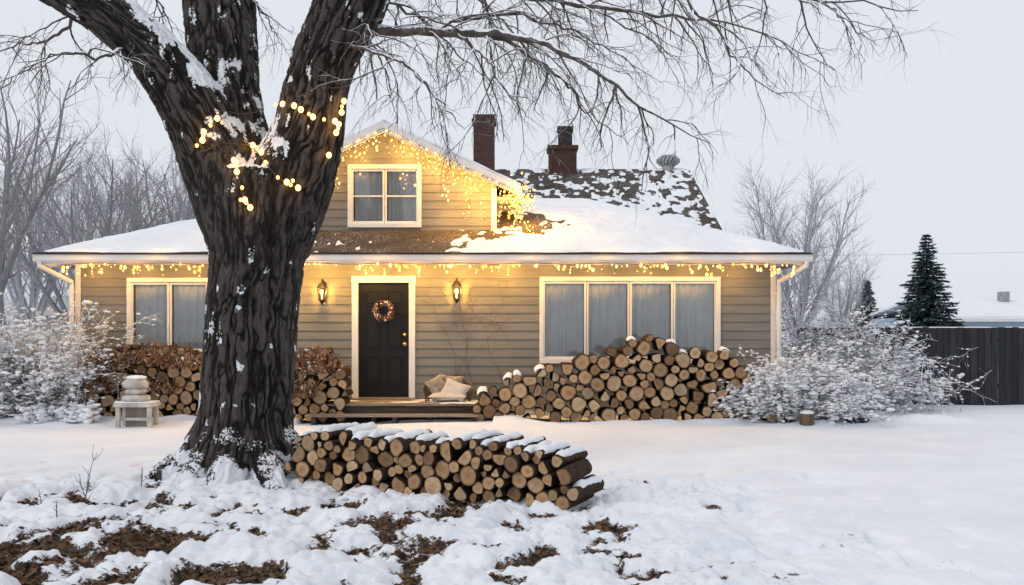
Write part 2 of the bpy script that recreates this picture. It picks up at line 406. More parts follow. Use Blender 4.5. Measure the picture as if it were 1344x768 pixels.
def window(x0, x1, z0, z1, y, nm, fw=.09, panes=2, mid=False):
    g = MB()
    tr.box((x0-fw*.7, y-.05, z1-.01), (x1+fw*.7, y+.03, z1+fw*.75)); tr.box((x0-fw*.7, y-.06, z0-fw*.75), (x1+fw*.7, y+.03, z0+.01))
    tr.box((x0-fw*.7, y-.048, z0+.01), (x0+.01, y+.03, z1-.01)); tr.box((x1-.01, y-.048, z0+.01), (x1+fw*.7, y+.03, z1-.01))
    w = (x1-x0)
    for i in range(panes):
        a = x0+w*i/panes; b = x0+w*(i+1)/panes; t = .035
        yo = y-.015 if i % 2 == 0 else y-.005
        tr.box((a+.004, yo, z0+.012), (a+t+.004, yo+.05, z1-.012)); tr.box((b-t-.004, yo, z0+.012), (b-.004, yo+.05, z1-.012))
        tr.box((a+t+.004, yo+.002, z0+.012), (b-t-.004, yo+.048, z0+.055)); tr.box((a+t+.004, yo+.002, z1-.055), (b-t-.004, yo+.048, z1-.012))
        if mid: tr.box((a+t+.004, yo+.002, (z0+z1)/2-.015), (b-t-.004, yo+.048, (z0+z1)/2+.015))
        g.add([(a+t, yo+.03, z0+.05), (b-t, yo+.03, z0+.05), (b-t, yo+.03, z1-.05), (a+t, yo+.03, z1-.05)], [(0, 1, 2, 3)])
    g.obj(nm+'_glass', [GLASS], H)
    for i in range(panes):
        a = x0+w*i/panes+.05; b = x0+w*(i+1)/panes-.045; n = int((b-a)/.007); xx = np.linspace(a, b, n)
        ph = np.cumsum(NR.uniform(.1, .9, n))*.62; q = np.linspace(0, 1, 8)[:, None]
        X = xx[None, :]+.012*np.sin(ph*.5+3*q)*q; Z = np.linspace(z1+.02, z0-.02, 8)[:, None]+0*xx[None, :]
        Y = y+.080+.022*np.sin(ph)[None, :]*(.7+.5*q)+.01*np.sin(xx*9+i)[None, :]
        gridobj(nm+'_curtain', X, Y, Z, CURT, H)
    bx = MB(); bx.box((x0-.1, y+.35, z0-.1), (x1+.1, y+.37, z1+.1)); bx.box((x0-.1, y+.04, z0-.1), (x0-.001, y+.35, z1+.1)); bx.box((x1+.001, y+.04, z0-.1), (x1+.1, y+.35, z1+.1))
    bx.box((x0, y+.04, z1+.025), (x1, y+.35, z1+.1)); bx.box((x0, y+.04, z0-.1), (x1, y+.35, z0-.025)); bx.obj(nm+'_reveal', [INTER], H)
window(*winL, WY, 'window_a', panes=2); window(*winR, WY, 'window_b', panes=4); window(*dw, DY, 'dormer_window', panes=2, mid=True)
dx0, dx1, dz0, dz1 = door
tr.box((dx0, WY-.05, .32), (dx0+.11, WY+.08, dz1-.12)); tr.box((dx1-.11, WY-.05, .32), (dx1, WY+.08, dz1-.12)); tr.box((dx0-.01, WY-.055, dz1-.12), (dx1+.01, WY+.08, dz1))
d = MB(); a, b, z0, z1 = dx0+.115, dx1-.115, .34, dz1-.125; yd = WY+.02
d.box((a, yd, z0), (b, yd+.04, z1)); wd = b-a
for cx in (a+wd*.28, a+wd*.72):
    for (p, q) in ((.10, .36), (.42, .74), (.80, .93)):
        za, zb = z0+(z1-z0)*p, z0+(z1-z0)*q; hw = wd*.155
        for (xa, xb, zc, zd) in ((cx-hw, cx+hw, za, za+.018), (cx-hw, cx+hw, zb-.018, zb), (cx-hw, cx-hw+.018, za+.018, zb-.018), (cx+hw-.018, cx+hw, za+.018, zb-.018)):
            d.box((xa, yd-.014, zc), (xb, yd+.001, zd))
        d.box((cx-hw+.045, yd-.010, za+.045), (cx+hw-.045, yd+.001, zb-.045))
do = d.obj('front_door', [BLACKP], H); bv = do.modifiers.new('b', 'BEVEL'); bv.width = .005; bv.segments = 2
hw = MB(); kx = b-.075
blob(hw, (kx, yd-.06, 1.30), .032, hi=True); hw.tube([(kx, yd, 1.30), (kx, yd-.05, 1.30)], .018, 10)
hw.tube([(kx, yd+.0, 1.47), (kx, yd-.03, 1.47)], .03, 12); hw.tube([(kx, yd+.0, 1.30), (kx, yd-.012, 1.30)], .038, 12)
hw.obj('door_hardware', [BRASS], H, True)
th = MB(); th.box((dx0, WY-.09, .305), (dx1, WY+.1, .338)); th.obj('threshold', [simple('worn_threshold', (.35, .28, .2), .6)], H)
wr = MB(); wc = np.array([(a+b)/2, yd-.045, 1.90])
for i in range(650):
    t = NR.uniform(0, 6.28); ph = NR.uniform(0, 6.28); rr = .145+.05*math.cos(ph)
    c = wc+np.array([math.cos(t)*rr, -.035*math.sin(ph)*1.1, math.sin(t)*rr])
    dv = NR.normal(size=3); dv /= np.linalg.norm(dv); e = np.cross(dv, NR.normal(size=3)); e /= np.linalg.norm(e)
    wr.add([c-dv*.028, c+e*.009, c+dv*.028, c-e*.009], [(0, 1, 2, 3)], int(NR.choice([0, 1, 2], p=[.4, .35, .25])))
for i in range(56):
    t = NR.uniform(0, 6.28); rr = .15+NR.uniform(-.03, .03); blob(wr, wc+np.array([math.cos(t)*rr, -.045, math.sin(t)*rr]), NR.uniform(.009, .018), int(NR.choice([3, 2, 4])))
wr.obj('wreath', [simple('wreath_green', (.04, .045, .025), .8), simple('wreath_brown', (.15, .09, .055), .8), simple('wreath_pale', (.4, .33, .27), .8), simple('berries', (.35, .03, .02), .3), SNOW], H)
pc = MB()
for i in range(7):
    y0 = 16.95+i*.145; pc.box((-3.42, y0, .265), (-.50, y0+.138, .30), 0)
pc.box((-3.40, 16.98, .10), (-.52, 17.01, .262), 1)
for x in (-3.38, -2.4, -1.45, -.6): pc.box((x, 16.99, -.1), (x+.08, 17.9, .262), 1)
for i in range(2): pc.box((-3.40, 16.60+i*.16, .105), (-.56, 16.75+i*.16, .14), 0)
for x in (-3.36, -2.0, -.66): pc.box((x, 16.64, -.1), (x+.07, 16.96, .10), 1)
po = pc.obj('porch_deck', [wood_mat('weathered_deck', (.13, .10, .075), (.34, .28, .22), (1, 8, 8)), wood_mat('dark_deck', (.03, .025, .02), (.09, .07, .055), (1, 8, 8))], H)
X, Y = np.meshgrid(np.linspace(-3.42, -.5, 150), np.linspace(16.96, 17.96, 60))
Z = .300+.04*(fbm(X*2, Y*3, 0, 3, 4)-.44-.25*np.exp(-((X+2.3)/.6)**2)); gridobj('deck_snow', X, Y, Z, SNOW, H)

RX0, RX1, RY = EX0+3.6, EX1-3.6, EY+3.6; RYB = EY+7.2; RZ = EZ+3.6*PS
rf = MB()
A, B, C, D_ = (EX0-.03, EY-.03, EZ), (EX1+.03, EY-.03, EZ), (EX1+.03, RYB, EZ), (EX0-.03, RYB, EZ); E_, F_ = (RX0, RY, RZ), (RX1, RY, RZ)
low = [(x, y, z-.03) for x, y, z in (A, B, C, D_)]
rf.add([A, B, C, D_, E_, F_]+low, [(0, 1, 5, 4), (1, 2, 5), (2, 3, 4, 5), (3, 0, 4), (0, 6, 7, 1), (1, 7, 8, 2), (2, 8, 9, 3), (3, 9, 6, 0), (6, 9, 8, 7)])
rf.obj('hip_roof', [SHING], H)
X, Y = np.meshgrid(np.arange(EX0-.04, EX1+.05, .035), np.arange(EY-.07, RYB, .035))
hh = EZ+PS*np.minimum(np.minimum(Y-EY, RYB-Y), np.minimum(X-EX0, EX1-X))
n = fbm(X*1.3, Y*1.3, 0, 61, 5); n2 = fbm(X*7, Y*7, 0, 62, 4)
edge = np.minimum(np.minimum(Y-EY, RYB-Y), np.minimum(X-EX0, EX1-X))
bare = sst(-.35, -1.3, X+(n-.5)*1.6+(n2-.5)*.8)*sst(-5.6, -4.6, X+(n2-.5)*.8)*sst(1.6, 1.1, Y-EY+(n-.5)*.5)
bare = np.maximum(bare, sst(1.25, .3, np.hypot((X+.05)/.95, (Y-19.25)/.7)+(n2-.5)*1.3))
sz = .035+.045*(n-.5)+.020*(n2-.5)*2-.13*bare+.42*bare*np.clip((n2-.54), 0, 1)+.05*bare*sst(.30, .02, Y-EY+(n2-.5)*.3)-.045*sst(.12, -.06, edge)*(n2*2)
gridobj('hip_roof_snow', X, Y, hh+sz, SNOW, H)

UX0, UX1 = -6.0, 4.44; URY, URZ = 25.0, 5.58; US = .48
rf = MB()
def slab(mb, p, th=.07, mi=0):
    lo = [(x, y, z-th) for x, y, z in p]; mb.hexa(lo+list(p), mi)
slab(rf, [(UX0, 20.9, URZ-US*4.1), (UX1, 20.9, URZ-US*4.1), (UX1, URY, URZ), (UX0, URY, URZ)])
slab(rf, [(UX0, URY, URZ), (UX1, URY, URZ), (UX1, 29.1, URZ-US*4.1), (UX0, 29.1, URZ-US*4.1)])
rf.obj('upper_gable_roof', [SHING], H)
tr.hexa([(UX1-.04, 20.9, URZ-US*4.1-.25), (UX1-.005, 20.9, URZ-US*4.1-.25), (UX1-.005, URY, URZ-.25), (UX1-.04, URY, URZ-.25), (UX1-.04, 20.9, URZ-US*4.1-.07), (UX1-.005, 20.9, URZ-US*4.1-.07), (UX1-.005, URY, URZ-.07), (UX1-.04, URY, URZ-.07)])
X, Y = np.meshgrid(np.arange(UX0, UX1+.01, .033), np.arange(20.9, 29.1, .036))
hh = URZ-US*np.abs(Y-URY); n = fbm(X*1.0, Y*.7, 0, 71, 3); n2 = fbm(X*8.5, Y*5, 0, 72, 5)
dens = .11*sst(2.4, 3.6, X-(Y-23)*.15)-.02+.07*sst(.2, .0, np.abs(Y-URY))-.03*sst(2.6, 1.6, X)-.10*sst(.35, .05, UX1-X)*sst(24.9, 24.2, Y)
sz = .16*(n2-.54+(n-.5)*.35+dens)
sz = np.clip(sz, -.03, .028)
gridobj('upper_roof_snow', X, Y, hh+sz, SNOW, H)

rf = MB(); DF = 18.30; DB = 24.0; hw_ = 2.52
pk = (DC, DPK); el = (DC-hw_, DPK-DP*hw_); er = (DC+hw_, DPK-DP*hw_)
slab(rf, [(el[0], DF, el[1]), (pk[0], DF, pk[1]), (pk[0], DB, pk[1]), (el[0], DB, el[1])], .06)
slab(rf, [(pk[0], DF, pk[1]), (er[0], DF, er[1]), (er[0], DB, er[1]), (pk[0], DB, pk[1])], .06)
rf.obj('dormer_roof', [SHING], H)
for (ex, ez), sg in ((el, -1), (er, 1)):
    tr.hexa([(ex, DF-.03, ez-.21), (DC, DF-.03, DPK-.21), (DC, DF-.004, DPK-.21), (ex, DF-.004, ez-.21), (ex, DF-.03, ez-.012), (DC, DF-.03, DPK-.012), (DC, DF-.004, DPK-.012), (ex, DF-.004, ez-.012)])
    tr.hexa([(ex, DF, ez-.10), (DC, DF, DPK-.10), (DC, DY+.02, DPK-.10), (ex, DY+.02, ez-.10), (ex, DF, ez-.07), (DC, DF, DPK-.07), (DC, DY+.02, DPK-.07), (ex, DY+.02, ez-.07)])
    x2 = ex+sg*.025
    tr.box((min(ex, x2), DF-.03, ez-.17), (max(ex, x2), 22.5, ez-.02))
    wx = DX1 if sg > 0 else DX0
    tr.box((min(wx, ex), DY+.03, ez-.19), (max(wx, ex), 22.5, ez-.16))
X, Y = np.meshgrid(np.linspace(el[0], er[0], 130), np.arange(DF-.02, DB, .06))
n = fbm(X*2, Y*2, 0, 81, 4)
gridobj('dormer_roof_snow', X, Y, DPK-DP*np.abs(X-DC)+.045+.05*(n-.5)-.02*sst(.1, 0, Y-DF), SNOW, H)
sb = MB()
for sg in (-1, 1):
    t = np.linspace(0, hw_, 60); pts = np.stack([DC+sg*t, np.full(60, DF), DPK-DP*t+.012], -1)
    sb.tube(pts, .020+.02*(fbm(t*4, t*0+sg, 0, 5, 2)-.4), 8)
sb.obj('edge_snow', [SNOW], H, True)
tro = tr.obj('white_trim', [WHITE], H); bv = tro.modifiers.new('b', 'BEVEL'); bv.width = .004; bv.segments = 1

ch = MB()
cx = (635.5-672)*23/F; zt = 1.6+277*23/F
ch.box((cx-.24, 22.76, 4.3), (cx+.24, 23.24, zt-.18), 0); ch.box((cx-.28, 22.72, zt-.18), (cx+.28, 23.28, zt-.10), 0); ch.box((cx-.25, 22.75, zt-.10), (cx+.25, 23.25, zt), 0); blob(ch, (cx, 23, zt), .24, 2, (1, 1, .14), True, .2)
cx = (738-672)*25/F
ch.box((cx-.34, 24.66, 5.2), (cx+.34, 25.34, 6.02), 0); ch.box((cx-.38, 24.62, 6.02), (cx+.38, 25.38, 6.12), 0); ch.box((cx-.10, 24.82, 6.12), (cx+.24, 25.18, 6.52), 1); ch.box((cx-.13, 24.79, 6.52), (cx+.27, 25.21, 6.62), 1)
blob(ch, (cx-.2, 24.9, 6.13), .15, 2, (1, 1, .25), True, .2); blob(ch, (cx+.07, 25, 6.62), .17, 2, (1, 1, .14), True, .2)
ch.obj('chimneys', [BRICK, simple('sooty_flue', (.03, .025, .025), .8), SNOW], H)
vt = MB(); vx = (877-672)*25/F; z0 = 5.45
vt.tube([(vx, 25, z0), (vx, 25, z0+.20)], .16, 16)
for i in range(18):
    a = i*math.pi/9; p = []
    for t in np.linspace(0, 1, 6):
        ph = math.pi*(t*.8+.1); r = .25*math.sin(ph)+.03; aa = a+t*.5; p.append((vx+r*math.cos(aa), 25+r*math.sin(aa), z0+.20+.26*t))
    vt.tube(p, .03, 4)
blob(vt, (vx, 25, z0+.33), .19, 0, (1.1, 1.1, .7), True); blob(vt, (vx, 25, z0+.47), .17, 1, (1, 1, .25), True)
vt.obj('roof_vent', [GREYM, SNOW], H)

def wall_lantern(x, z):
    L = MB(); y = WY-.02
    L.box((x-.045, y-.025, z-.02), (x+.045, y, z+.18)); L.tube([(x, y-.02, z+.12), (x, y-.08, z+.23), (x, y-.15, z+.22), (x, y-.16, z+.15)], .012, 8)
    c = (x, y-.16); zt = z+.13
    L.add([(c[0]+.10*math.cos(i*math.pi/3), c[1]+.10*math.sin(i*math.pi/3), zt-.05) for i in range(6)]+[(c[0]+.02*math.cos(i*math.pi/3), c[1]+.02*math.sin(i*math.pi/3), zt+.04) for i in range(6)],
          [(i, (i+1) % 6, 6+(i+1) % 6, 6+i) for i in range(6)]+[(5, 4, 3, 2, 1, 0), (6, 7, 8, 9, 10, 11)])
    for i in range(6):
        a = i*math.pi/3; L.tube([(c[0]+.088*math.cos(a), c[1]+.088*math.sin(a), zt-.05), (c[0]+.055*math.cos(a), c[1]+.055*math.sin(a), zt-.27)], .010, 5)
    L.tube([(c[0], c[1], zt-.27), (c[0], c[1], zt-.29), (c[0], c[1], zt-.31), (c[0], c[1], zt-.36)], [.062, .068, .035, .008], 10)
    blob(L, (c[0], c[1], zt+.055), .02)
    L.tube([(c[0], c[1], zt-.26), (c[0], c[1], zt-.17)], .014, 8, 1); blob(L, (c[0], c[1], zt-.14), .032, 1, (1, 1, 1.6), True)
    L.obj('wall_lantern', [DARKM, BULB2], H)
    return (c[0], c[1], zt-.13)
lamps = [wall_lantern(-3.40, 2.24), wall_lantern(-.99, 2.26)]
def light(loc, e, r=.04, nm='lamp_glow', par=None, c=WARM):
    l = bpy.data.lights.new(nm, 'POINT'); l.energy = e; l.color = c; l.shadow_soft_size = r
    o = bpy.data.objects.new(nm, l); o.location = loc; bpy.context.collection.objects.link(o); o.parent = par or H
for l in lamps: light((l[0], l[1]-.05, l[2]), 36, .04)

vm = MB(); rr = random.Random(3)
def twigshadow(x, z, ang, L, r):
    p = [(x, WY-.03, z)]; a = ang
    for i in range(int(L/.08)):
        a += rr.uniform(-.3, .3); x += .08*math.cos(a); z += .08*math.sin(a)
        if not (-1.65 < x < .45) or z > 2.5 or z < .3: break
        p.append((x, WY-.028, z))
        if rr.random() < .13 and r > .003: twigshadow(x, z, a+rr.choice((-1, 1))*rr.uniform(.5, 1), L*.5, r*.65)
    if len(p) > 2: vm.tube(p, np.linspace(r, r*.4, len(p)), 4)
for i in range(5): twigshadow(rr.uniform(-1.3, .2), .32, rr.uniform(1.0, 2.1), 2.2, .005)
vm.obj('wall_twig_shadow', [simple('twig_shadow_tone', (.12, .10, .085), .8)], H)  # thin dark tubes drawn as twig shadows on the siding

# ------------------------------------------------------------------ string lights on the house
SL = empty('string_lights')
wb = MB(); bb = MB()
def bulb(p, r=.017): blob(bb, p, r, 0 if R.random() < .6 else 1, (1, 1, 1.25))
x = EX0+.45; base = []
while x < EX1-.25:
    base.append((x, EY-.12, 2.71+.012*math.sin(x*5))); x += .055
wb.tube(base, .005, 4)
for p in base:
    if R.random() < .70:
        L = R.choice([.02, .04, .07, .10, .14, .20])*R.uniform(.7, 1.25)
        n = max(1, int(L/.06)+1)
        q = [(p[0]+R.uniform(-.02, .02), p[1]+R.uniform(-.02, .02), p[2]-L*i/max(1, n)) for i in range(n+1)]
        wb.tube(q, .003, 3)
        for c in q[1:]:
            if R.random() < .7: bulb(c, R.choice([.010, .014, .019, .024, .030]))
for sg in (-1, 1):
    t = .06
    while t < hw_:
        px, pz = DC+sg*t, DPK-DP*t-.16
        big = 1.0 if sg > 0 else .6
        L = R.uniform(.05, .35)+(R.random() < .5)*R.uniform(.1, .75)*big
        L = min(L, pz-3.55); n = max(1, int(L/.08)); q = [(px, DF-.05, pz)]
        for i in range(n): q.append((px+R.uniform(-.03, .03)+.04*sg*i/n*R.uniform(-1, 1), DF-.05+R.uniform(-.02, .02), pz-L*(i+1)/n))
        wb.tube(q, .0032, 3)
        for c in q:
            if R.random() < .75: bulb(c, R.choice([.008, .011, .015, .021]))
        t += .043
    t = np.linspace(0, hw_, 30); wb.tube(np.stack([DC+sg*t, np.full(30, DF-.05), DPK-DP*t-.15+.01*np.sin(t*20)], -1), .005, 4)
for i in range(200):
    c = np.array([er[0]+NR.normal()*.13-.04, DF-.05+abs(NR.normal())*.5, er[1]-.14+NR.normal()*.15-.06])
    bulb(c, float(NR.choice([.011, .014, .020])))
for i in range(14):
    q = [np.array([er[0]+NR.normal()*.16-.05, DF-.06+NR.uniform(0, .5), er[1]-.16+NR.normal()*.14]) for _ in range(5)]; wb.tube(q, .003, 3)
for i in range(6):
    a = np.array([er[0]-.15+R.uniform(-.2, .2), DF-.02, er[1]-.2]); b = np.array([er[0]+R.uniform(-.7, .25), 18.6+R.uniform(-.2, .3), 0]); b[2] = EZ+PS*(b[1]-EY)+.05
    for s_ in np.linspace(0, 1, 10):
        c = a*(1-s_)+b*s_; c[2] -= .1*math.sin(s_*math.pi)
        if R.random() < .7: bulb(c, .014)
    wb.tube([a, (a+b)/2-(0, 0, .1), b], .003, 3)
wb.obj('wires', [WIRE], SL); bb.obj('bulbs', [BULB, BULBD], SL)
xx = np.arange(EX0+.8, EX1-.7, .82)
for x in xx: light((x, EY+.16, 2.60), (22 if -5 < x < .6 else 10), .07, 'string_glow', SL)
for x in np.arange(EX0+.8, EX1-.3, 1.3): light((x, EY-.24, 3.0), 3.4 if x < 3 else 1.6, .08, 'string_glow', SL)
for t in (.35, .95, 1.55, 2.1): light((DC+t, DF+.12, DPK-DP*t-.38), 19, .07, 'string_glow', SL)
for t in (.5, 1.2): light((DC-t, DF+.15, DPK-DP*t-.38), 10, .07, 'string_glow', SL)
light((er[0]-.02, DF-.20, er[1]-.32), 24, .08, 'string_glow', SL); light((er[0]+.25, DY+.2, er[1]-.35), 30, .08, 'string_glow', SL); light((-.6, DF+.1, 3.75), 13, .07, 'string_glow', SL); light((.1, 18.6, 3.65), 14, .07, 'string_glow', SL); light((-1.2, DF+.1, 3.7), 8, .07, 'string_glow', SL)

# ------------------------------------------------------------------ firewood
def pack(W, prof, r0, r1, rng, tries=260, fail=40):
    cs = []; bad = 0
    while bad < fail:
        r = r0+(r1-r0)*rng.random()**1.3; cx = rng.uniform(r, W-r, tries); z = np.full(tries, r)
        for (a, b, c) in cs:
            d = (r+c)**2-(cx-a)**2; z = np.where(d > 0, np.maximum(z, b+np.sqrt(np.maximum(d, 0))), z)
        ok = z+r*.6 < np.array([prof(q) for q in cx]); z = np.where(ok, z, 9)
        i = int(np.argmin(z))
        if z[i] > 8: bad += 1; continue
        cs.append((cx[i], z[i], r))
    return cs
def woodpile(name, org, ang, W, prof, r0, r1, L, seed, snowp, thick=.045):
    rng = np.random.default_rng(seed); e = empty(name); mb = MB(); sm = MB()
    ca, sa = math.cos(ang), math.sin(ang)
    def T(v): v = np.asarray(v, float); return np.stack([org[0]+v[:, 0]*ca-v[:, 1]*sa, org[1]+v[:, 0]*sa+v[:, 1]*ca, org[2]+v[:, 2]], -1)
    cs = pack(W, prof, r0, r1, rng); k = 18
    for (x, z, r) in cs:
        th = np.arange(k)*2*math.pi/k; rr = r*1.05*(1+.18*(vn(np.cos(th)*1.3+x*9, np.sin(th)*1.3+z*9, 0, 3)-.5)*2)
        u = rng.random()
        if u < .42:
            t0 = rng.uniform(0, 6.28)
            for q in ([t0] if u < .22 else [t0, t0+rng.uniform(1.6, 2.3)]):
                cc = np.cos(th-q); rr = np.where(cc > .05, np.minimum(rr, r*rng.uniform(.3, .6)/np.maximum(cc, .05)), rr)
        y0 = rng.uniform(-.06, .05); tilt = rng.normal(size=2)*.035; rnd = rng.random()
        prof2 = np.stack([np.cos(th)*rr, np.zeros(k), np.sin(th)*rr], -1)
        def ring(s_, y): v = prof2*s_; v = v+np.array([x+tilt[0]*y, y0+y, z+tilt[1]*y*.6]); return v
        yt = rng.normal(size=2)*.08
        def skew(v): v = v.copy(); v[:, 1] += (v[:, 0]-x)*yt[0]+(v[:, 2]-z)*yt[1]; return v
        V = np.concatenate([skew(ring(.97, 0)), ring(1.0, .02), ring(1.02, L*.5), ring(.98, L), ]); f = []
        for i in range(3):
            for j in range(k): f.append((i*k+j, i*k+(j+1) % k, (i+1)*k+(j+1) % k, (i+1)*k+j))
        f = [q[::-1] for q in f]
        mb.add(T(V).tolist(), f, 1, rad=1., rnd=rnd)
        for yy, s_ in ((0, 1), (L, -1)):
            rg = lambda q: (skew(ring(q, yy)) if yy == 0 else ring(q, yy))
            V = np.concatenate([rg(.97), rg(.90), rg(.5), rg(.001)[:1]]); V[k:, 1] += .002*-s_
            f = []
            for i in range(2):
                for j in range(k): f.append((i*k+j, i*k+(j+1) % k, (i+1)*k+(j+1) % k, (i+1)*k+j))
            for j in range(k): f.append((2*k+j, 2*k+(j+1) % k, 3*k))
            if s_ < 0: f = [q[::-1] for q in f]
            rad = [1.]*k+[.9]*k+[.5]*k+[0.]
            mb.add(T(V).tolist(), f, 0, rad=rad, rnd=rnd)
            for q in range(len(mb.mi)-len(f), len(mb.mi)-len(f)+k): mb.mi[q] = 1
        top = not any(b > z+.3*r and abs(a-x) < .62*(r+c) for a, b, c in cs)
        if top and rng.random() < snowp(x):
            na, nl = 13, 16; am = rng.uniform(.8, 1.25); off = rng.uniform(-.2, .2)
            aa = np.linspace(-am, am, na)+off; yy = np.linspace(rng.uniform(-.01, .10), L, nl)
            AA, YY = np.meshgrid(aa, yy); nz_ = fbm(AA*2+x*7, YY*9, 0, seed, 3)
            ramp_ = np.clip(np.cos((AA-off)/am*math.pi/2), 0, 1)**.6; en = np.clip(np.minimum(YY-yy[0], L-YY+.02)/.05, 0, 1)**.5
            RR = r*1.03+(thick+.05*(nz_-.5))*ramp_*en-.012*(1-ramp_*en)
            wv = (nz_-.5)*.7*(1-ramp_)
            V = np.stack([x+np.sin(AA+wv)*RR+tilt[0]*YY, YY+y0-.015*en, z+np.cos(AA+wv)*RR], -1).reshape(-1, 3)
            f = [(i*na+j, i*na+j+1, (i+1)*na+j+1, (i+1)*na+j) for i in range(nl-1) for j in range(na-1)]
            sm.add(T(V).tolist(), f)
    mb.obj('logs', [LEND, LBARK], e)
    if sm.n: sm.obj('snow_caps', [SNOW], e, True)
    return e, cs
a0 = np.array([-2.30, 10.20]); a1 = np.array([.60, 8.85]); W = float(np.linalg.norm(a1-a0)); an = math.atan2(a1[1]-a0[1], a1[0]-a0[0])
woodpile('firewood_pile', (a0[0], a0[1], -.03), an, W, lambda x: .555*min(1, .5+x/.35)*min(1, .2+(W-x)/.34)+.025*math.sin(x*4), .042, .095, .62, 5, lambda x: .95, .035)
def prf(pts):
    return lambda x: float(np.interp(x, [p[0] for p in pts], [p[1] for p in pts]))
def pxp(L, x0, D, g=.0): return [((px-672)*D/F-x0, 1.6-(py-430)*D/F+g) for px, py in L]
x0 = (618-672)*16.7/F
pr = pxp([(618, 534), (650, 506), (700, 488), (750, 476), (800, 462), (850, 442), (880, 452), (920, 464), (950, 465), (975, 480), (1000, 502), (1022, 534)], x0, 16.7, .04)
woodpile('firewood_pile', (x0, 16.7, 0), 0, pr[-1][0], prf(pr), .07, .135, .55, 11, lambda x: .3 if x < 2.4 else .65, .04)
x0 = (100-672)*16.9/F
pr = pxp([(98, 510), (112, 480), (135, 462), (170, 456), (230, 458), (270, 470), (330, 486), (380, 466), (425, 462), (445, 485), (457, 515)], x0, 16.9, .03)
woodpile('firewood_pile', (x0, 16.9, 0), 0, pr[-1][0], prf(pr), .065, .12, .55, 17, lambda x: .1)

mb = MB()
def brush(cx, cy, cz, sx, sy, szz, n, tw):
    for _ in range(n):
        p = NR.normal(size=3)*(.5); p = p/max(1, np.linalg.norm(p)/1.1); c = np.array([cx+p[0]*sx, cy+p[1]*sy, cz+abs(p[2])*szz])
        dv = NR.normal(size=3); dv /= np.linalg.norm(dv); e2 = np.cross(dv, NR.normal(size=3)); e2 /= np.linalg.norm(e2); r = NR.uniform(.02, .05)
        mb.add([c-dv*r, c+e2*r*.45+(0, 0, .01), c+dv*r, c-e2*r*.45], [(0, 1, 2), (0, 2, 3)], int(NR.choice([0, 1, 2, 3], p=[.40, .33, .18, .09])))
    for _ in range(tw):
        a = np.array([cx+NR.uniform(-.8, .8)*sx, cy+NR.uniform(-.5, .5)*sy, cz-.05]); d3 = np.array([NR.normal()*.6, NR.normal()*.4-.3, .8]); d3 /= np.linalg.norm(d3)
        Lh = NR.uniform(.2, .55); mb.tube([a, a+d3*Lh*.5, a+d3*Lh+NR.normal(size=3)*.05], [.008, .005, .003], 4, int(NR.choice([1, 2])))
DK = 17.0
for px, py, sx, szz, n in ((150, 478, .42, .28, 600), (195, 470, .5, .3, 750), (240, 474, .4, .28, 500), (415, 480, .40, .36, 800), (400, 512, .3, .3, 300), (130, 505, .3, .2, 200), (215, 505, .4, .2, 250)):
    c = P(px, py, DK); brush(c[0], DK-.05, c[2]-.08, sx, .45, szz, n, 70)
mb.obj('dry_leaf_brush', [simple('leaf_rust', (.20, .085, .035), .8, .5, 9, 0), simple('leaf_brown', (.08, .04, .022), .8, .5, 9, 0), simple('leaf_tan', (.34, .2, .1), .8, .4, 9, 0), SNOW])

# ------------------------------------------------------------------ branching
def walk(p, d, L, n, wander, pull, rng):
    pts = [np.array(p, float)]; d = np.array(d, float); d /= np.linalg.norm(d)
    for i in range(n):
        d = d+rng.normal(size=3)*wander+np.array(pull)*(1.0/n); d /= np.linalg.norm(d); pts.append(pts[-1]+d*L/n)
    return np.array(pts)
def branchup(mb, pts, r0, level, cfg, rng, r1=None):
    n = len(pts); r1 = r1 if r1 is not None else r0*.35
    rad = np.linspace(r0, r1, n); mb.tube(pts, rad, cfg['k'][level], cap=False)
    if level >= cfg['max']: return
    seg = np.linalg.norm(np.diff(pts, axis=0), axis=1); tot = seg.sum(); cum = np.concatenate([[0], np.cumsum(seg)])
    num = max(1, int(tot*cfg['dens'][level]*rng.uniform(.8, 1.2)))
    for i in range(num):
        s_ = tot*(cfg['start'][level]+(1-cfg['start'][level])*(i+rng.random())/num); j = min(n-2, max(0, np.searchsorted(cum, s_)-1))
        f = (s_-cum[j])/max(seg[j], 1e-6); p = pts[j]*(1-f)+pts[j+1]*f; d = pts[j+1]-pts[j]; d /= np.linalg.norm(d)
        q = np.cross(d, rng.normal(size=3)); q /= np.linalg.norm(q)+1e-9; a = rng.uniform(*cfg['ang'][level])
        nd = d*math.cos(a)+q*math.sin(a)
        if 'flat' in cfg: nd[1] *= cfg['flat']
        L = cfg['len'][level]*rng.uniform(.55, 1.25)*(1-.35*s_/tot)
        rr = min(rad[j]*.75, cfg['rad'][level]*rng.uniform(.8, 1.2))
        branchup(mb, walk(p, nd, L, cfg['n'][level], cfg['wander'][level], cfg['pull'][level], rng), rr, level+1, cfg, rng)

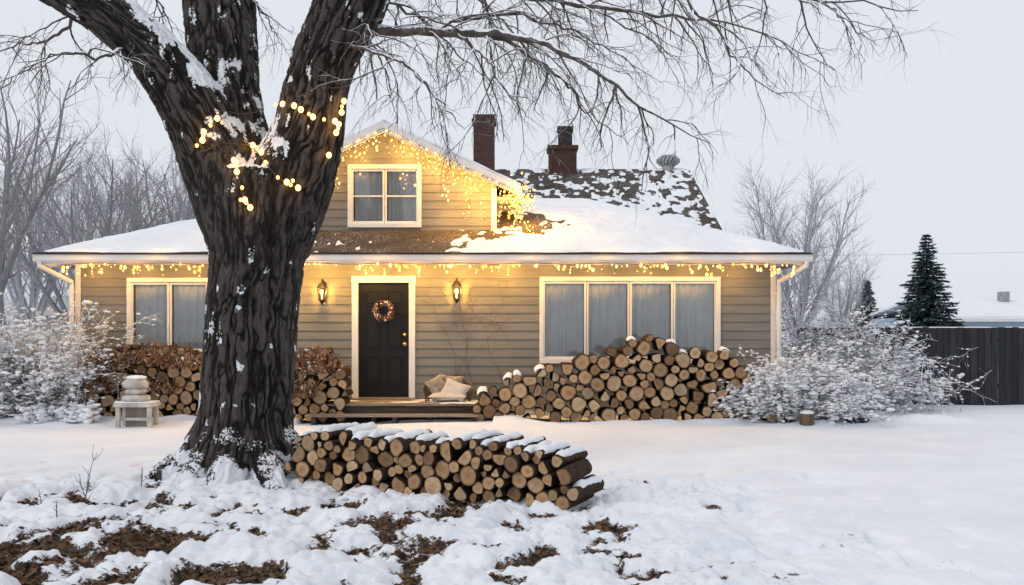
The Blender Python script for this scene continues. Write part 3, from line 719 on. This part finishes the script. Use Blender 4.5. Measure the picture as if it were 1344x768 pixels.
# ------------------------------------------------------------------ big tree
TR = empty('large_bare_tree')
def crom(pts, n=44):
    pts = np.asarray(pts, float); P_ = np.vstack([2*pts[0]-pts[1], pts, 2*pts[-1]-pts[-2]]); out = []; m_ = len(pts)-1
    for t in np.linspace(0, m_-1e-6, n):
        i = int(t); f = t-i; a, b, c, d = P_[i:i+4]
        out.append(.5*((2*b)+(-a+c)*f+(2*a-5*b+4*c-d)*f*f+(-a+3*b-3*c+d)*f**3))
    return np.array(out)
def limb(L, D0=10.7):
    o = []
    for q in L:
        D = D0 if len(q) == 3 else q[3]; p = P(q[0], q[1], D); o.append([*p, q[2]*D/F])
    return crom(o)
limbs = [
    limb([(322, 668, 88), (322, 640, 76), (322, 600, 65), (323, 560, 60), (326, 500, 59), (331, 400, 58), (336, 350, 60), (339, 300, 66), (338, 255, 68), (338, 225, 58)]),
    limb([(330, 320, 54), (304, 250, 54), (277, 190, 48), (243, 125, 40), (200, 68, 34), (150, 25, 31), (90, -12, 29), (0, -60, 26), (-110, -110, 20)]),
    limb([(330, 250, 45, 10.85), (312, 180, 40, 11.0), (298, 120, 41, 11.15), (292, 60, 44, 11.3), (288, 0, 46, 11.4), (285, -80, 44, 11.5), (285, -220, 36, 11.6)]),
    limb([(352, 320, 54), (383, 235, 56), (402, 180, 47), (415, 120, 41), (433, 65, 41, 10.6), (458, 10, 44, 10.5), (485, -60, 40, 10.4), (520, -180, 30, 10.3)]),
]
tmb = MB()
for L in limbs: tmb.tube(L[:, :3], L[:, 3], 28)
rt = [(195, .9), (232, .8), (268, .85), (305, .85), (345, .9), (20, .7), (70, .7), (120, .7), (160, .8)]
for a, ln in rt:
    a = math.radians(a); c, s_ = math.cos(a), math.sin(a)
    pts = [(TX+c*q*ln, TY+s_*q*ln, z) for q, z in ((.15, 1.05), (.42, .5), (.60, .22), (.92, .04), (1.3, -.14))]
    tmb.tube(crom(pts, 14), np.interp(np.linspace(0, 1, 14), [0, .4, .7, 1], [.12, .19, .16, .06]), 14)
to = tmb.obj('trunk_src', [BARK]); rm = to.modifiers.new('r', 'REMESH'); rm.mode = 'VOXEL'; rm.voxel_size = .0135
sm_ = to.modifiers.new('s', 'SMOOTH'); sm_.iterations = 20; sm_.factor = .6
dg = bpy.context.evaluated_depsgraph_get(); me = bpy.data.meshes.new_from_object(to.evaluated_get(dg)); bpy.data.objects.remove(to)
nv = len(me.vertices); co = np.empty(nv*3); me.vertices.foreach_get('co', co); co = co.reshape(-1, 3)
no = np.empty(nv*3); me.vertices.foreach_get('normal', no); no = no.reshape(-1, 3)
wsum = np.zeros(nv); cavs = np.zeros(nv)
for li, L in enumerate(limbs):
    p = L[:, :3]; best = np.full(nv, 1e9); bi = np.zeros(nv, int)
    for i in range(len(p)):
        d = np.linalg.norm(co-p[i], axis=1)/L[i, 3]; mk = d < best; best[mk] = d[mk]; bi[mk] = i
    t = np.gradient(p, axis=0); t /= np.linalg.norm(t, axis=1)[:, None]; s_ = np.concatenate([[0], np.cumsum(np.linalg.norm(np.diff(p, axis=0), axis=1))])
    tb = t[bi]; rel = co-p[bi]; al = (rel*tb).sum(1); S = s_[bi]+al; pe = rel-al[:, None]*tb
    u = np.cross(tb, np.array([0, 1., 0])); u /= np.linalg.norm(u, axis=1)[:, None]; w_ = np.cross(tb, u)
    rn = np.linalg.norm(pe, axis=1)+1e-6; sc = .45/rn if li == 0 else .33/rn
    a_ = (pe*u).sum(1)*sc; b_ = (pe*w_).sum(1)*sc
    wx = fbm(a_*6, b_*6, S*3.0, 90+li, 3)-.5
    n1 = vn(a_*27+wx*4.0, b_*27+wx*4, S*3.2+wx*3, 100+li); n2 = vn(a_*46+wx*4, b_*46, S*9+wx*2, 130+li)
    n3 = vn(a_*14+wx*2.0, b_*14, S*2.0, 160+li)
    cav = sst(0, .45, np.abs(2*n1-1))*.6+sst(0, .45, np.abs(2*n2-1))*.25+sst(0, .3, np.abs(2*n3-1))*.15
    w = np.exp(-5*np.clip(best, 0, 4)); wsum += w; cavs += w*cav
cav = cavs/wsum
big = fbm(co[:, 0]*2.2, co[:, 1]*2.2, co[:, 2]*1.1, 7, 3)-.5
disp = (cav-.6)*.042+big*.07
co2 = co+no*disp[:, None]; me.vertices.foreach_set('co', co2.ravel())
zz = co[:, 2]; nn = fbm(co[:, 0]*6, co[:, 1]*6, co[:, 2]*4, 55, 4)
snow = sst(.12, .82, no[:, 2]+(nn-.5)*1.3)*.93
snow = np.where((zz > 1.9), snow, snow*.6)
fleck = fbm(co[:, 0]*9+3, co[:, 1]*9, co[:, 2]*5, 66, 3)
side = sst(.0, -.9, no[:, 0])*.06+sst(2.3, .3, zz)*.05
snow = np.maximum(snow, sst(.61, .79, fleck+side)*.69*(cav*.5+.5))
snow = np.maximum(snow, sst(.40, .05, zz+(nn-.5)*.9)*.75*(zz < .6))
for k_, a_ in (('cav', cav), ('snow', snow)):
    t = me.attributes.new(k_, 'FLOAT', 'POINT'); t.data.foreach_set('value', a_.astype(np.float32))
me.polygons.foreach_set('use_smooth', [True]*len(me.polygons))
me.materials.clear(); me.materials.append(BARK); me.update()
tk = bpy.data.objects.new('trunk', me); bpy.context.collection.objects.link(tk); tk.parent = TR

bm_ = MB(); rg = np.random.default_rng(21)
cfg = dict(max=3, k=[6, 5, 3, 3], dens=[6.2, 9.0, 8.5], start=[.08, .10, .12], ang=[(.4, 1.1), (.35, 1.0), (.3, .9)],
           len=[1.0, .46, .24], rad=[.012, .0050, .0034], n=[9, 6, 4], wander=[.18, .21, .2], pull=[(0, 0, -.95), (0, 0, -.7), (0, 0, -.4)], flat=.8)
cfgT = dict(cfg); cfgT['dens'] = [4.8, 7.5, 7]
MBR = [
    ([(470, 30, 10.6), (520, 42, 10.5), (600, 44, 10.3), (660, 45, 10.1), (725, 62, 9.9), (790, 98, 9.8), (850, 145, 9.7), (932, 188, 9.6)], .065, .004),
    ([(480, -20, 10.6), (560, -25, 10.8), (680, -8, 11), (800, 12, 11), (900, 22, 11.2), (1000, 45, 11.2), (1095, 92, 11.2)], .045, .004),
    ([(500, -100, 10.4), (650, -85, 10), (820, -50, 9.8), (960, -15, 9.6), (1080, 0, 9.5), (1205, 14, 9.5)], .045, .004),
    ([(640, 44, 10.2), (700, 75, 10.4), (745, 110, 10.6), (775, 150, 10.7), (825, 190, 10.8)], .026, .003),
    ([(800, -60, 9.8), (880, -10, 9.3), (940, 40, 9.1), (975, 90, 9.0), (1030, 128, 9.0)], .024, .003),
    ([(445, 60, 10.6), (500, 70, 10.0), (545, 95, 9.8), (580, 135, 9.7), (610, 170, 9.7)], .022, .003),
    ([(560, 42, 10.4), (630, 20, 10.8), (720, 30, 11.2), (790, 60, 11.4), (870, 110, 11.5)], .026, .003),
    ([(460, 0, 10.8), (530, 10, 11.4), (600, 70, 11.8), (650, 110, 12)], .024, .003),
    ([(170, 55, 10.7), (130, 75, 10.2), (85, 70, 10), (40, 90, 9.9), (-20, 130, 9.9)], .024, .003),
    ([(120, 0, 10.7), (70, 50, 11.2), (20, 60, 11.4), (-50, 90, 11.5)], .024, .003),
    ([(290, -40, 11.2), (340, 10, 11.4), (370, 60, 11.6)], .018, .003),
    ([(240, -60, 11), (200, -20, 11), (215, 20, 11), (190, 60, 11)], .018, .003),
    ([(960, -60, 9.5), (1040, -30, 9.4), (1100, 20, 9.4), (1150, 60, 9.4)], .018, .003),
    ([(560, -60, 11.5), (620, -10, 11.8), (690, 60, 12), (740, 130, 12.2)], .022, .003),
    ([(700, -60, 11.5), (760, 0, 11.8), (850, 50, 12), (900, 90, 12.2)], .022, .003),
    ([(455, 30, 10.8), (490, 60, 11.4), (510, 110, 11.8), (520, 150, 12)], .018, .003),
    ([(600, 42, 10.3), (640, 80, 9.9), (665, 120, 9.8), (700, 160, 9.8)], .018, .003),
]
for L, r0, r1 in MBR:
    pts = crom([P(*q) for q in L], 26); pts[1:-1] += rg.normal(size=(24, 3))*.016
    branchup(bm_, pts, r0, 0, cfg if r0 > .05 else cfgT, rg, r1)
bm_.obj('branches', [TWIG], TR, True)

bvh = BVHTree.FromPolygons([tuple(v) for v in co2], [tuple(p.vertices) for p in me.polygons])
def onbark(px, py, off=.03):
    t = Vector(P(px, py, 10)) - Vector((0, 0, CAMZ)); o = Vector((0, 0, CAMZ)); h = bvh.ray_cast(o, t.normalized())
    if h[0] is None: return None
    return np.array(h[0]+h[1]*off)
tb = MB(); tw = MB(); tp = []
strands = [[(258, 196), (264, 187), (271, 175), (284, 159), (300, 150)],
           [(300, 148), (330, 150), (352, 138), (371, 138), (388, 140), (398, 147), (411, 155), (436, 160), (447, 148), (447, 131)],
           [(262, 200), (285, 190), (307, 210), (312, 229), (316, 245), (322, 264), (330, 273)],
           [(285, 185), (329, 191), (342, 203), (360, 228), (377, 240), (390, 246), (410, 238), (432, 205), (441, 163), (440, 176)]]
for S in strands:
    path = []
    for a, b in zip(S[:-1], S[1:]):
        for q in np.linspace(0, 1, 7)[:-1]:
            w = onbark(a[0]+(b[0]-a[0])*q, a[1]+(b[1]-a[1])*q+2*math.sin(q*math.pi), .018)
            if w is not None and (not path or np.linalg.norm(w-path[-1]) < .5): path.append(w)
    if len(path) > 2: tw.tube(path, .005, 4)
    for q in S:
        if q in ((258, 196), (300, 150), (300, 148), (285, 190), (285, 185), (262, 200), (410, 238), (360, 228), (316, 245), (330, 150)): continue
        w = onbark(q[0], q[1], .04)
        if w is None: continue
        blob(tb, w, .029, 0, (1, 1, 1.15), True); tp.append(w)
for q in ((268, 180), (309, 216), (326, 268), (334, 196), (445, 138), (382, 243), (404, 151), (318, 262), (366, 139), (443, 170), (262, 191), (277, 166), (310, 222), (337, 198), (360, 136), (386, 238), (318, 248), (350, 214), (366, 234), (424, 158)):
    w = onbark(*q, .035)
    if w is not None: blob(tb, w, .018, 1, (1, 1, 1.15), True)
SL2 = empty('string_lights')
tb.obj('bulbs', [BULB2, BULB], SL2, True); tw.obj('wires', [WIRE], SL2)
for w in tp:
    light((w[0], w[1]-.10, w[2]), .5, .05, 'bulb_glow', SL2)

# ------------------------------------------------------------------ background trees
def bgtree(name, h, seed, mat, dens=1.0, forks=5, spread=.45, th=1.0, trunk=.28):
    rng = np.random.default_rng(seed); mb = MB()
    cf = dict(max=3, k=[5, 3, 3, 3], dens=[1.5*dens, 2.4*dens, 3.0*dens], start=[.12, .12, .12], ang=[(.35, .85), (.3, .8), (.3, .8)],
              len=[h*.25, h*.14, h*.08], rad=[.024*h/8*th, .012*h/8*th, .008*h/8*th], n=[7, 5, 4], wander=[.12, .14, .16], pull=[(0, 0, .35), (0, 0, .25), (0, 0, .1)])
    tr_ = walk((0, 0, -.2), (rng.normal()*.05, 0, 1), h*trunk, 6, .04, (0, 0, .1), rng)
    mb.tube(tr_, np.linspace(h*.022, h*.017, 7), 8)
    for i in range(forks):
        a = 2*math.pi*(i+rng.random()*.7)/forks; sp = spread*rng.uniform(.3, 1.2)
        s0 = tr_[-1-int(rng.integers(0, 3))]
        pts = walk(s0, (math.cos(a)*sp, math.sin(a)*sp, 1), h*rng.uniform(.55, .75), 10, .08, (0, 0, .3), rng)
        branchup(mb, pts, h*.011, 0, cf, rng, h*.002)
    o = mb.obj(name, [mat]); return o
def place(o, x, y, s=1, rz=0): o.location = (x, y, 0); o.scale = (s, s, s); o.rotation_euler = (0, 0, rz); return o
def dup(o, x, y, s, rz):
    q = bpy.data.objects.new(o.name.split('.')[0], o.data); bpy.context.collection.objects.link(q); return place(q, x, y, s, rz)
def bx(px, D): return (px-672)*D/F
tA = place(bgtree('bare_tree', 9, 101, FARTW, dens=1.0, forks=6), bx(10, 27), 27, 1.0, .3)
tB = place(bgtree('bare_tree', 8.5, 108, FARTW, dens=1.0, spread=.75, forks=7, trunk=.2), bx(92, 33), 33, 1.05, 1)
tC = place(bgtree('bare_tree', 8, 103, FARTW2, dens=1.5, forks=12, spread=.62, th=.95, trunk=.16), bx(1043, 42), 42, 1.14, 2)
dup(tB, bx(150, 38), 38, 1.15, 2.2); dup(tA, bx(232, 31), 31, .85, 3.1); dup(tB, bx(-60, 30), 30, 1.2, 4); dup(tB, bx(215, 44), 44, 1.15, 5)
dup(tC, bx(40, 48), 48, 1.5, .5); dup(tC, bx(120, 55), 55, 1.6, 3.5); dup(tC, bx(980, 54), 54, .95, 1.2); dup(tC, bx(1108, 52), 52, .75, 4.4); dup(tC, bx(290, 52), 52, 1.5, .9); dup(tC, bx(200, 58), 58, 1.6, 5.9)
mb = MB(); rng = np.random.default_rng(9)
for i in range(460):
    D = rng.uniform(80, 130); px = rng.uniform(-500, 1900); x = bx(px, D); h = rng.uniform(2.2, 4.6)*(1.5 if px < 300 else .8)
    mb.tube([(x, D, 0), (x, D, h*.8)], [.10, .03], 3, 0)
    for j in range(26):
        a = rng.uniform(0, 6.28); z0_ = h*rng.uniform(.1, .7); l_ = h*rng.uniform(.2, .45)
        mb.tube([(x, D, z0_), (x+math.cos(a)*l_*.5, D, z0_+l_*.55), (x+math.cos(a)*l_*.75, D, z0_+l_)], [.05, .04, .02], 3, 0, cap=False)
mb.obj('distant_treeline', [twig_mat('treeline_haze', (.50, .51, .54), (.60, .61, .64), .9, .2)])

def spruce(name, x, y, h, w, seed, dark):
    rng = np.random.default_rng(seed); e = empty(name); mb = MB(); mb.tube([(x, y, 0), (x, y, h*.98)], [.10*h/5, .01], 6, 1)
    nl = 42
    for i in range(nl):
        t = i/(nl-1); z = .2+(h-.25)*t; R_ = w*(1-t)**.78*rng.uniform(.82, 1.18)+.04; nb = int(24-16*t)
        for j in range(nb):
            a = rng.uniform(0, 6.28); Lb = R_*rng.uniform(.65, 1.15); n = max(2, int(Lb/.10))
            for q in range(n):
                s_ = (q+.7)/n; r = Lb*s_; c = np.array([x+math.cos(a)*r, y+math.sin(a)*r, z-.30*Lb*s_+.2*Lb*s_*s_])
                for m_ in range(3):
                    da = a+rng.uniform(-1.1, 1.1); l_ = rng.uniform(.12, .24)*(1.1-.35*s_); dv = np.array([math.cos(da), math.sin(da), rng.uniform(-.6, .35)])*l_; pv = np.array([-math.sin(da)*.6, math.cos(da)*.6, rng.uniform(-.8, .8)]); pv = pv/np.linalg.norm(pv)*l_*.34
                    mb.add([c-dv*.3-pv, c-dv*.3+pv, c+dv+pv*.15, c+dv-pv*.15], [(0, 1, 2, 3)], 0)
    m = M('spruce_needles_'+str(seed)); z = m.math('ADD', m.nz(), m.math('MULTIPLY', m.math('SUBTRACT', m.noise(5, 4), .5), 2))
    m.col(m.mix(m.ramp(z, [(.95, 0), (1.0, .35)]), m.ramp(m.noise(3, 4), [(.3, dark), (.7, tuple(c*1.8 for c in dark))]), (.7, .73, .76)), .9, .1)
    mb.obj('needles_and_trunk', [m.m, simple('spruce_bark', (.06, .05, .04))], e)
spruce('spruce_tree', bx(1216, 40), 40, 1.6+122*40/F, 1.65, 3, (.036, .058, .062))
spruce('spruce_tree', bx(1138, 52), 52, 1.6+62*52/F, 1.0, 4, (.09, .125, .13))

fe = MB(); rng = random.Random(4); x = 5.9
while x < 30:
    w = .142; h = 1.60+rng.uniform(-.012, .012); y = 20.5+rng.uniform(-.004, .004)
    fe.box((x, y, -.05), (x+w-.010, y+.022, h), 0, rnd=rng.random()); x += w
for z in (.35, 1.3): fe.box((5.9, 20.53, z), (30, 20.57, z+.09), 0, rnd=.5)
x = 5.9
while x < 30: fe.box((x, 20.575, -.1), (x+.1, 20.67, 1.62), 0, rnd=.3); x += 2.4
m = M('charcoal_stained_boards'); n = m.noise(3, 6, m.coord((9, 9, .7)))
m.col(m.mix(m.attr('rnd'), m.ramp(n, [(.3, (.014, .016, .019)), (.7, (.030, .033, .038))]), m.ramp(n, [(.3, (.022, .025, .029)), (.7, (.052, .055, .062))])), .8, .2); m.bump(n, .4, .006)
fo = fe.obj('board_fence', [m.m])
fs = MB(); t = np.linspace(5.9, 30, 500); fs.tube(np.stack([t, np.full(500, 20.511), np.full(500, 1.603)], -1), .012*np.clip(vn(t*3, t*0, 0, 3)*2-.3, .1, 1), 5); fs.obj('fence_top_snow', [SNOW], fo)

nb_ = empty('neighbor_house'); mb = MB()
X0, X1, Y0, Y1 = 18.6, 30, 44, 52
mb.box((X0, Y0, 0), (X1, Y1, 2.05), 0); mb.box((X0+.6, Y0-.04, 1.62), (X0+1.3, Y0-.003, 1.95), 2)
mb.box((X0+.53, Y0-.06, 1.55), (X0+1.37, Y0-.042, 1.61), 3)
slab(mb, [(X0-.35, Y0-.5, 2.1), (X1, Y0-.5, 2.1), (X1, Y0+4, 3.0), (X0+.6, Y0+4, 3.0)], .12, 1); slab(mb, [(X0+.6, Y0+4, 3.0), (X1, Y0+4, 3.0), (X1, Y1+.5, 2.1), (X0-.35, Y1+.5, 2.1)], .12, 1)
mb.box((X0-.3, Y0-.53, 1.86), (X1, Y0-.50, 1.985), 3)
mb.box((X0+4.5, Y0+3, 2.5), (X0+4.9, Y0+3.4, 3.3), 4)
mb.obj('walls_and_roof', [simple('pale_blue_wall', (.36, .44, .52), .7, .08), SNOW, INTER, WHITE, simple('grey_flue', (.3, .31, .33))], nb_)
nb2 = empty('neighbor_house'); mb = MB(); a = bx(18, 60); b = bx(100, 60)
mb.box((a, 60, 0), (b, 66, 2.4), 0); slab(mb, [(a-.4, 59.6, 2.4), (b+.4, 59.6, 2.4), (b-.8, 63, 3.6), (a+1, 63, 3.6)], .1, 1); slab(mb, [(a+1, 63, 3.6), (b-.8, 63, 3.6), (b+.4, 66.4, 2.4), (a-.4, 66.4, 2.4)], .1, 1)
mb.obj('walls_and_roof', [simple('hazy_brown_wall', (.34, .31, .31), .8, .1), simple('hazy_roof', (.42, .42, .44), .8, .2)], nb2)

pl = MB(); t = np.linspace(0, 1, 60); X = 2+43*t; Y = 60-12*t; Z = 5.95-.35*np.sin(t*math.pi)
pl.tube(np.stack([X, Y, Z], -1), .008, 4); pl.tube([(2, 60, 0), (2, 60, 6.1)], .12, 8); pl.tube([(45, 48, 0), (45, 48, 6.1)], .12, 8)
pl.obj('power_line', [simple('weathered_pole', (.4, .39, .38))])

def bush(name, cx, cy, w, dp, h, seed, nst=150, nb=1600, bs=(.012, .03), mat=BUSHTW, droop=-.5, up=1.0):
    rng = np.random.default_rng(seed); e = empty(name); mb = MB(); sn = MB(); tips = []
    for i in range(nst):
        bxp = cx+rng.uniform(-.75, .75)*w*.55; byp = cy+rng.uniform(-.5, .5)*dp*.6
        L = h*rng.uniform(.6, 1.2); ox = (bxp-cx)/w*1.1
        pts = walk((bxp, byp, 0), (ox+rng.normal()*.35, rng.normal()*.35-.1, up), L, 9, .14, (ox*.8, 0, droop), rng); mb.tube(pts, np.linspace(.009, .003, 10), 4, cap=False)
        for k_ in range(7):
            j = int(rng.integers(2, 10)); d = rng.normal(size=3)+np.array([ox, 0, .4]); q = walk(pts[j], d, L*rng.uniform(.16, .32), 5, .22, (0, 0, droop*.6), rng)
            mb.tube(q, np.linspace(.005, .0025, 6), 3, cap=False); tips += [(q[r_]) for r_ in range(1, 6)]
            for _ in range(3):
                d = rng.normal(size=3); q2 = walk(q[int(rng.integers(1, 5))], d, L*.12, 3, .2, (0, 0, .0), rng); mb.tube(q2, [.0035, .003, .0025, .002], 3, cap=False); tips += [q2[1], q2[2], q2[3]]
        tips += [pts[j] for j in range(3, 10)]
    tips = np.array(tips)
    for i in range(nb):
        p = tips[int(rng.integers(len(tips)))]; r = rng.uniform(*bs)*(1.5 if rng.random() < .12 else 1); blob(sn, p+np.array([0, 0, r*.3]), r, 0, (rng.uniform(.8, 2.0), rng.uniform(.8, 1.5), rng.uniform(.45, .8)), False, .25, i % 50)
    mb.obj('twigs', [mat], e); sn.obj('snow_clumps', [SNOW], e, True)
bush('snowy_bush', bx(45, 17.3), 17.3, 1.5, 1.2, 1.72, 1, 300, 9500, (.013, .034))
bush('snowy_bush', bx(-80, 17.5), 17.6, 1.6, 1.2, 1.7, 2, 120, 2800)
bush('snowy_bush', bx(1052, 16.7), 16.9, 1.30, .9, 1.02, 3, 300, 11500, (.013, .033))
bush('snowy_bush', bx(1088, 19), 19.1, 1.5, .9, 1.9, 4, 280, 8500, (.013, .033), droop=-.9)
bush('snowy_ground_plants', bx(80, 16.4), 16.4, 1.2, .4, .30, 6, 80, 1500, (.02, .045))

g = MB(); D = 16.0; cx = bx(180, D); z0 = float(gz(cx, D))-.02
def rb(a, b, mi=0): g.box(a, b, mi)
for sx in (-1, 1):
    for sy in (-1, 1): rb((cx+sx*.25-.035, D+sy*.14-.035, z0), (cx+sx*.25+.035, D+sy*.14+.035, z0+.34))
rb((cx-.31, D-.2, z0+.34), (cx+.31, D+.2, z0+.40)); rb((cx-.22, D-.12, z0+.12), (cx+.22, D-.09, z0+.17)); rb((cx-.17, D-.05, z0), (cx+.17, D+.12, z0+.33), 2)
for zc, r, sz_ in ((.47, .23, (1, .85, .38)), (.585, .19, (1, .85, .36)), (.71, .215, (1, .85, .50))):
    blob(g, (cx-.02, D, z0+zc), r, 0, sz_, True, .12, int(zc*100))
blob(g, (cx-.02, D, z0+.80), .17, 1, (1, .9, .25), True, .2); rb((cx-.30, D-.19, z0+.402), (cx+.30, D+.19, z0+.425), 1)
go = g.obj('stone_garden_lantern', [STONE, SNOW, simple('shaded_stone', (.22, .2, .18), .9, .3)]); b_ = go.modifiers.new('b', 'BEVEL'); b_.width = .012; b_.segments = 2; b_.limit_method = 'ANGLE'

g = MB(); cx, cy, z0 = bx(588, 17.45), 17.5, .30
def pillow(c, sx, sy, sz_, rot, mi):
    n = 14; u, v = np.meshgrid(np.linspace(-1, 1, n), np.linspace(-1, 1, n)); th = np.clip((1-u**4)*(1-v**4), 0, 1)**.5
    edge = 1-.12*(1-np.abs(u*v)); Rm = np.array(Matrix.Rotation(rot[2], 3, 'Z') @ Matrix.Rotation(rot[0], 3, 'X') @ Matrix.Rotation(rot[1], 3, 'Y'))
    for s_ in (-1, 1):
        wr_ = 1+.35*(fbm(u*2.5+c[0], v*2.5, 0, 5, 3)-.5)
        p = np.stack([u*sx*edge, s_*th*sy*wr_, v*sz_*edge], -1).reshape(-1, 3) @ Rm.T+np.array(c)
        f = [(i*n+j, i*n+j+1, (i+1)*n+j+1, (i+1)*n+j)[::s_] for i in range(n-1) for j in range(n-1)]
        g.add(p.tolist(), f, mi)
n = 22
for k_ in range(9):
    z = z0+.05+.037*k_; p = []
    for i in range(n):
        a = math.pi*(-.05+1.1*i/(n-1)); p.append((cx+.38*math.cos(a)*(1+.02*k_), cy+.27*math.sin(a)*(1+.02*k_)-.02, z+.05*math.sin(a)*(k_/8)-(.12*k_/8)*(1-math.sin(max(0, min(math.pi, a))))))
    g.tube(p, .015, 6, 1)
for i in range(9):
    a = math.pi*i/8; g.tube([(cx+.38*math.cos(a), cy+.27*math.sin(a)-.02, z0), (cx+.44*math.cos(a), cy+.31*math.sin(a)-.02, z0+.24+.12*math.sin(a))], .014, 6, 1)
pillow((cx, cy-.08, z0+.10), .34, .07, .26, (math.pi/2, 0, 0), 0)
pillow((cx+.13, cy-.14, z0+.21), .24, .07, .17, (-.5, .35, -.2), 0); pillow((cx-.19, cy+.02, z0+.27), .17, .06, .17, (-.35, -.5, .25), 2); pillow((cx+.05, cy+.12, z0+.31), .2, .06, .15, (-.3, .1, 0), 2)
g.obj('wicker_porch_chair', [simple('cream_cushion', (.50, .47, .43), .95, .1, 5, .3), simple('dark_wicker', (.14, .10, .07), .8), simple('patterned_cushion', (.30, .25, .20), .95, .45, 14, .2)], None, True)

g = MB(); cx, cy = bx(1059, 16.2), 16.2; g.tube([(cx, cy, -.1), (cx, cy, .20)], [.125, .115], 16, 0); blob(g, (cx, cy, .21), .12, 1, (1, 1, .35), True, .15); g.obj('tree_stump', [wood_mat('stump_wood', (.08, .05, .033), (.22, .15, .09), (6, 6, 1)), SNOW], None, True)
g = MB(); blob(g, (bx(1122, 16.6), 16.6, .05), .22, 0, (1.2, .8, .25), True, .25, 3); g.obj('flat_stone', [simple('dark_stone', (.05, .05, .05), .8)], None, True)

g = MB(); rng = np.random.default_rng(12)
for px, py, D, h in ((108, 655, 9.3, .55), (118, 655, 9.3, .4), (185, 648, 9.8, .2), (75, 690, 8.2, .16), (55, 665, 9.0, .2), (640, 640, 9.0, .1)):
    b0 = P(px, py, D); b0[2] = float(gz(b0[0], D))-.02; p = walk(b0, (rng.normal()*.2, 0, 1), h, 7, .14, (0, 0, 0), rng); g.tube(p, np.linspace(.006, .002, 8), 4)
    for _ in range(5): j = int(rng.integers(2, 7)); g.tube(walk(p[j], (rng.normal(), rng.normal()*.5, .8), h*.28, 4, .2, (0, 0, .2), rng), [.003, .003, .0025, .002, .002], 3)
g.obj('dead_weed_stalks', [simple('stalk', (.08, .055, .04))])

# ------------------------------------------------------------------ world, sun, camera
sc = bpy.context.scene; w = bpy.data.worlds.new('World'); sc.world = w; w.use_nodes = True; nt = w.node_tree; bg = nt.nodes['Background']
sk = nt.nodes.new('ShaderNodeTexSky'); sk.sky_type = 'NISHITA'; sk.sun_disc = False; sk.sun_elevation = math.radians(35); sk.sun_rotation = math.radians(235); sk.dust_density = 4; sk.air_density = 1.0
hs = nt.nodes.new('ShaderNodeHueSaturation'); hs.inputs['Saturation'].default_value = .35; hs.inputs['Value'].default_value = 1
mx = nt.nodes.new('ShaderNodeMixRGB'); mx.inputs[0].default_value = .90; mx.inputs[2].default_value = (6.7, 7.0, 7.5, 1)
nt.links.new(sk.outputs[0], hs.inputs['Color']); nt.links.new(hs.outputs[0], mx.inputs[1]); nt.links.new(mx.outputs[0], bg.inputs[0]); bg.inputs[1].default_value = .12
sl = bpy.data.lights.new('sun', 'SUN'); sl.energy = .7; sl.angle = math.radians(16); sl.color = (1, .97, .93); so = bpy.data.objects.new('sun', sl); bpy.context.collection.objects.link(so)
az = math.radians(235); elv = math.radians(35); dr = Vector((math.sin(az)*math.cos(elv), math.cos(az)*math.cos(elv), math.sin(elv)))
so.rotation_euler = dr.to_track_quat('Z', 'Y').to_euler()
cam = bpy.data.cameras.new('camera'); cam.lens = 35; cam.sensor_width = 36; cam.shift_y = 46/1344; cam.clip_end = 2000; cam.clip_start = .1
cobj = bpy.data.objects.new('camera', cam); cobj.location = (0, 0, CAMZ); cobj.rotation_euler = (math.pi/2, 0, 0); bpy.context.collection.objects.link(cobj); sc.camera = cobj
sc.view_settings.view_transform = 'Standard'; sc.view_settings.look = 'None'; sc.view_settings.exposure = 0
print('verts', nv, 'faces total', sum(len(o.data.polygons) for o in bpy.data.objects if o.type == 'MESH'))
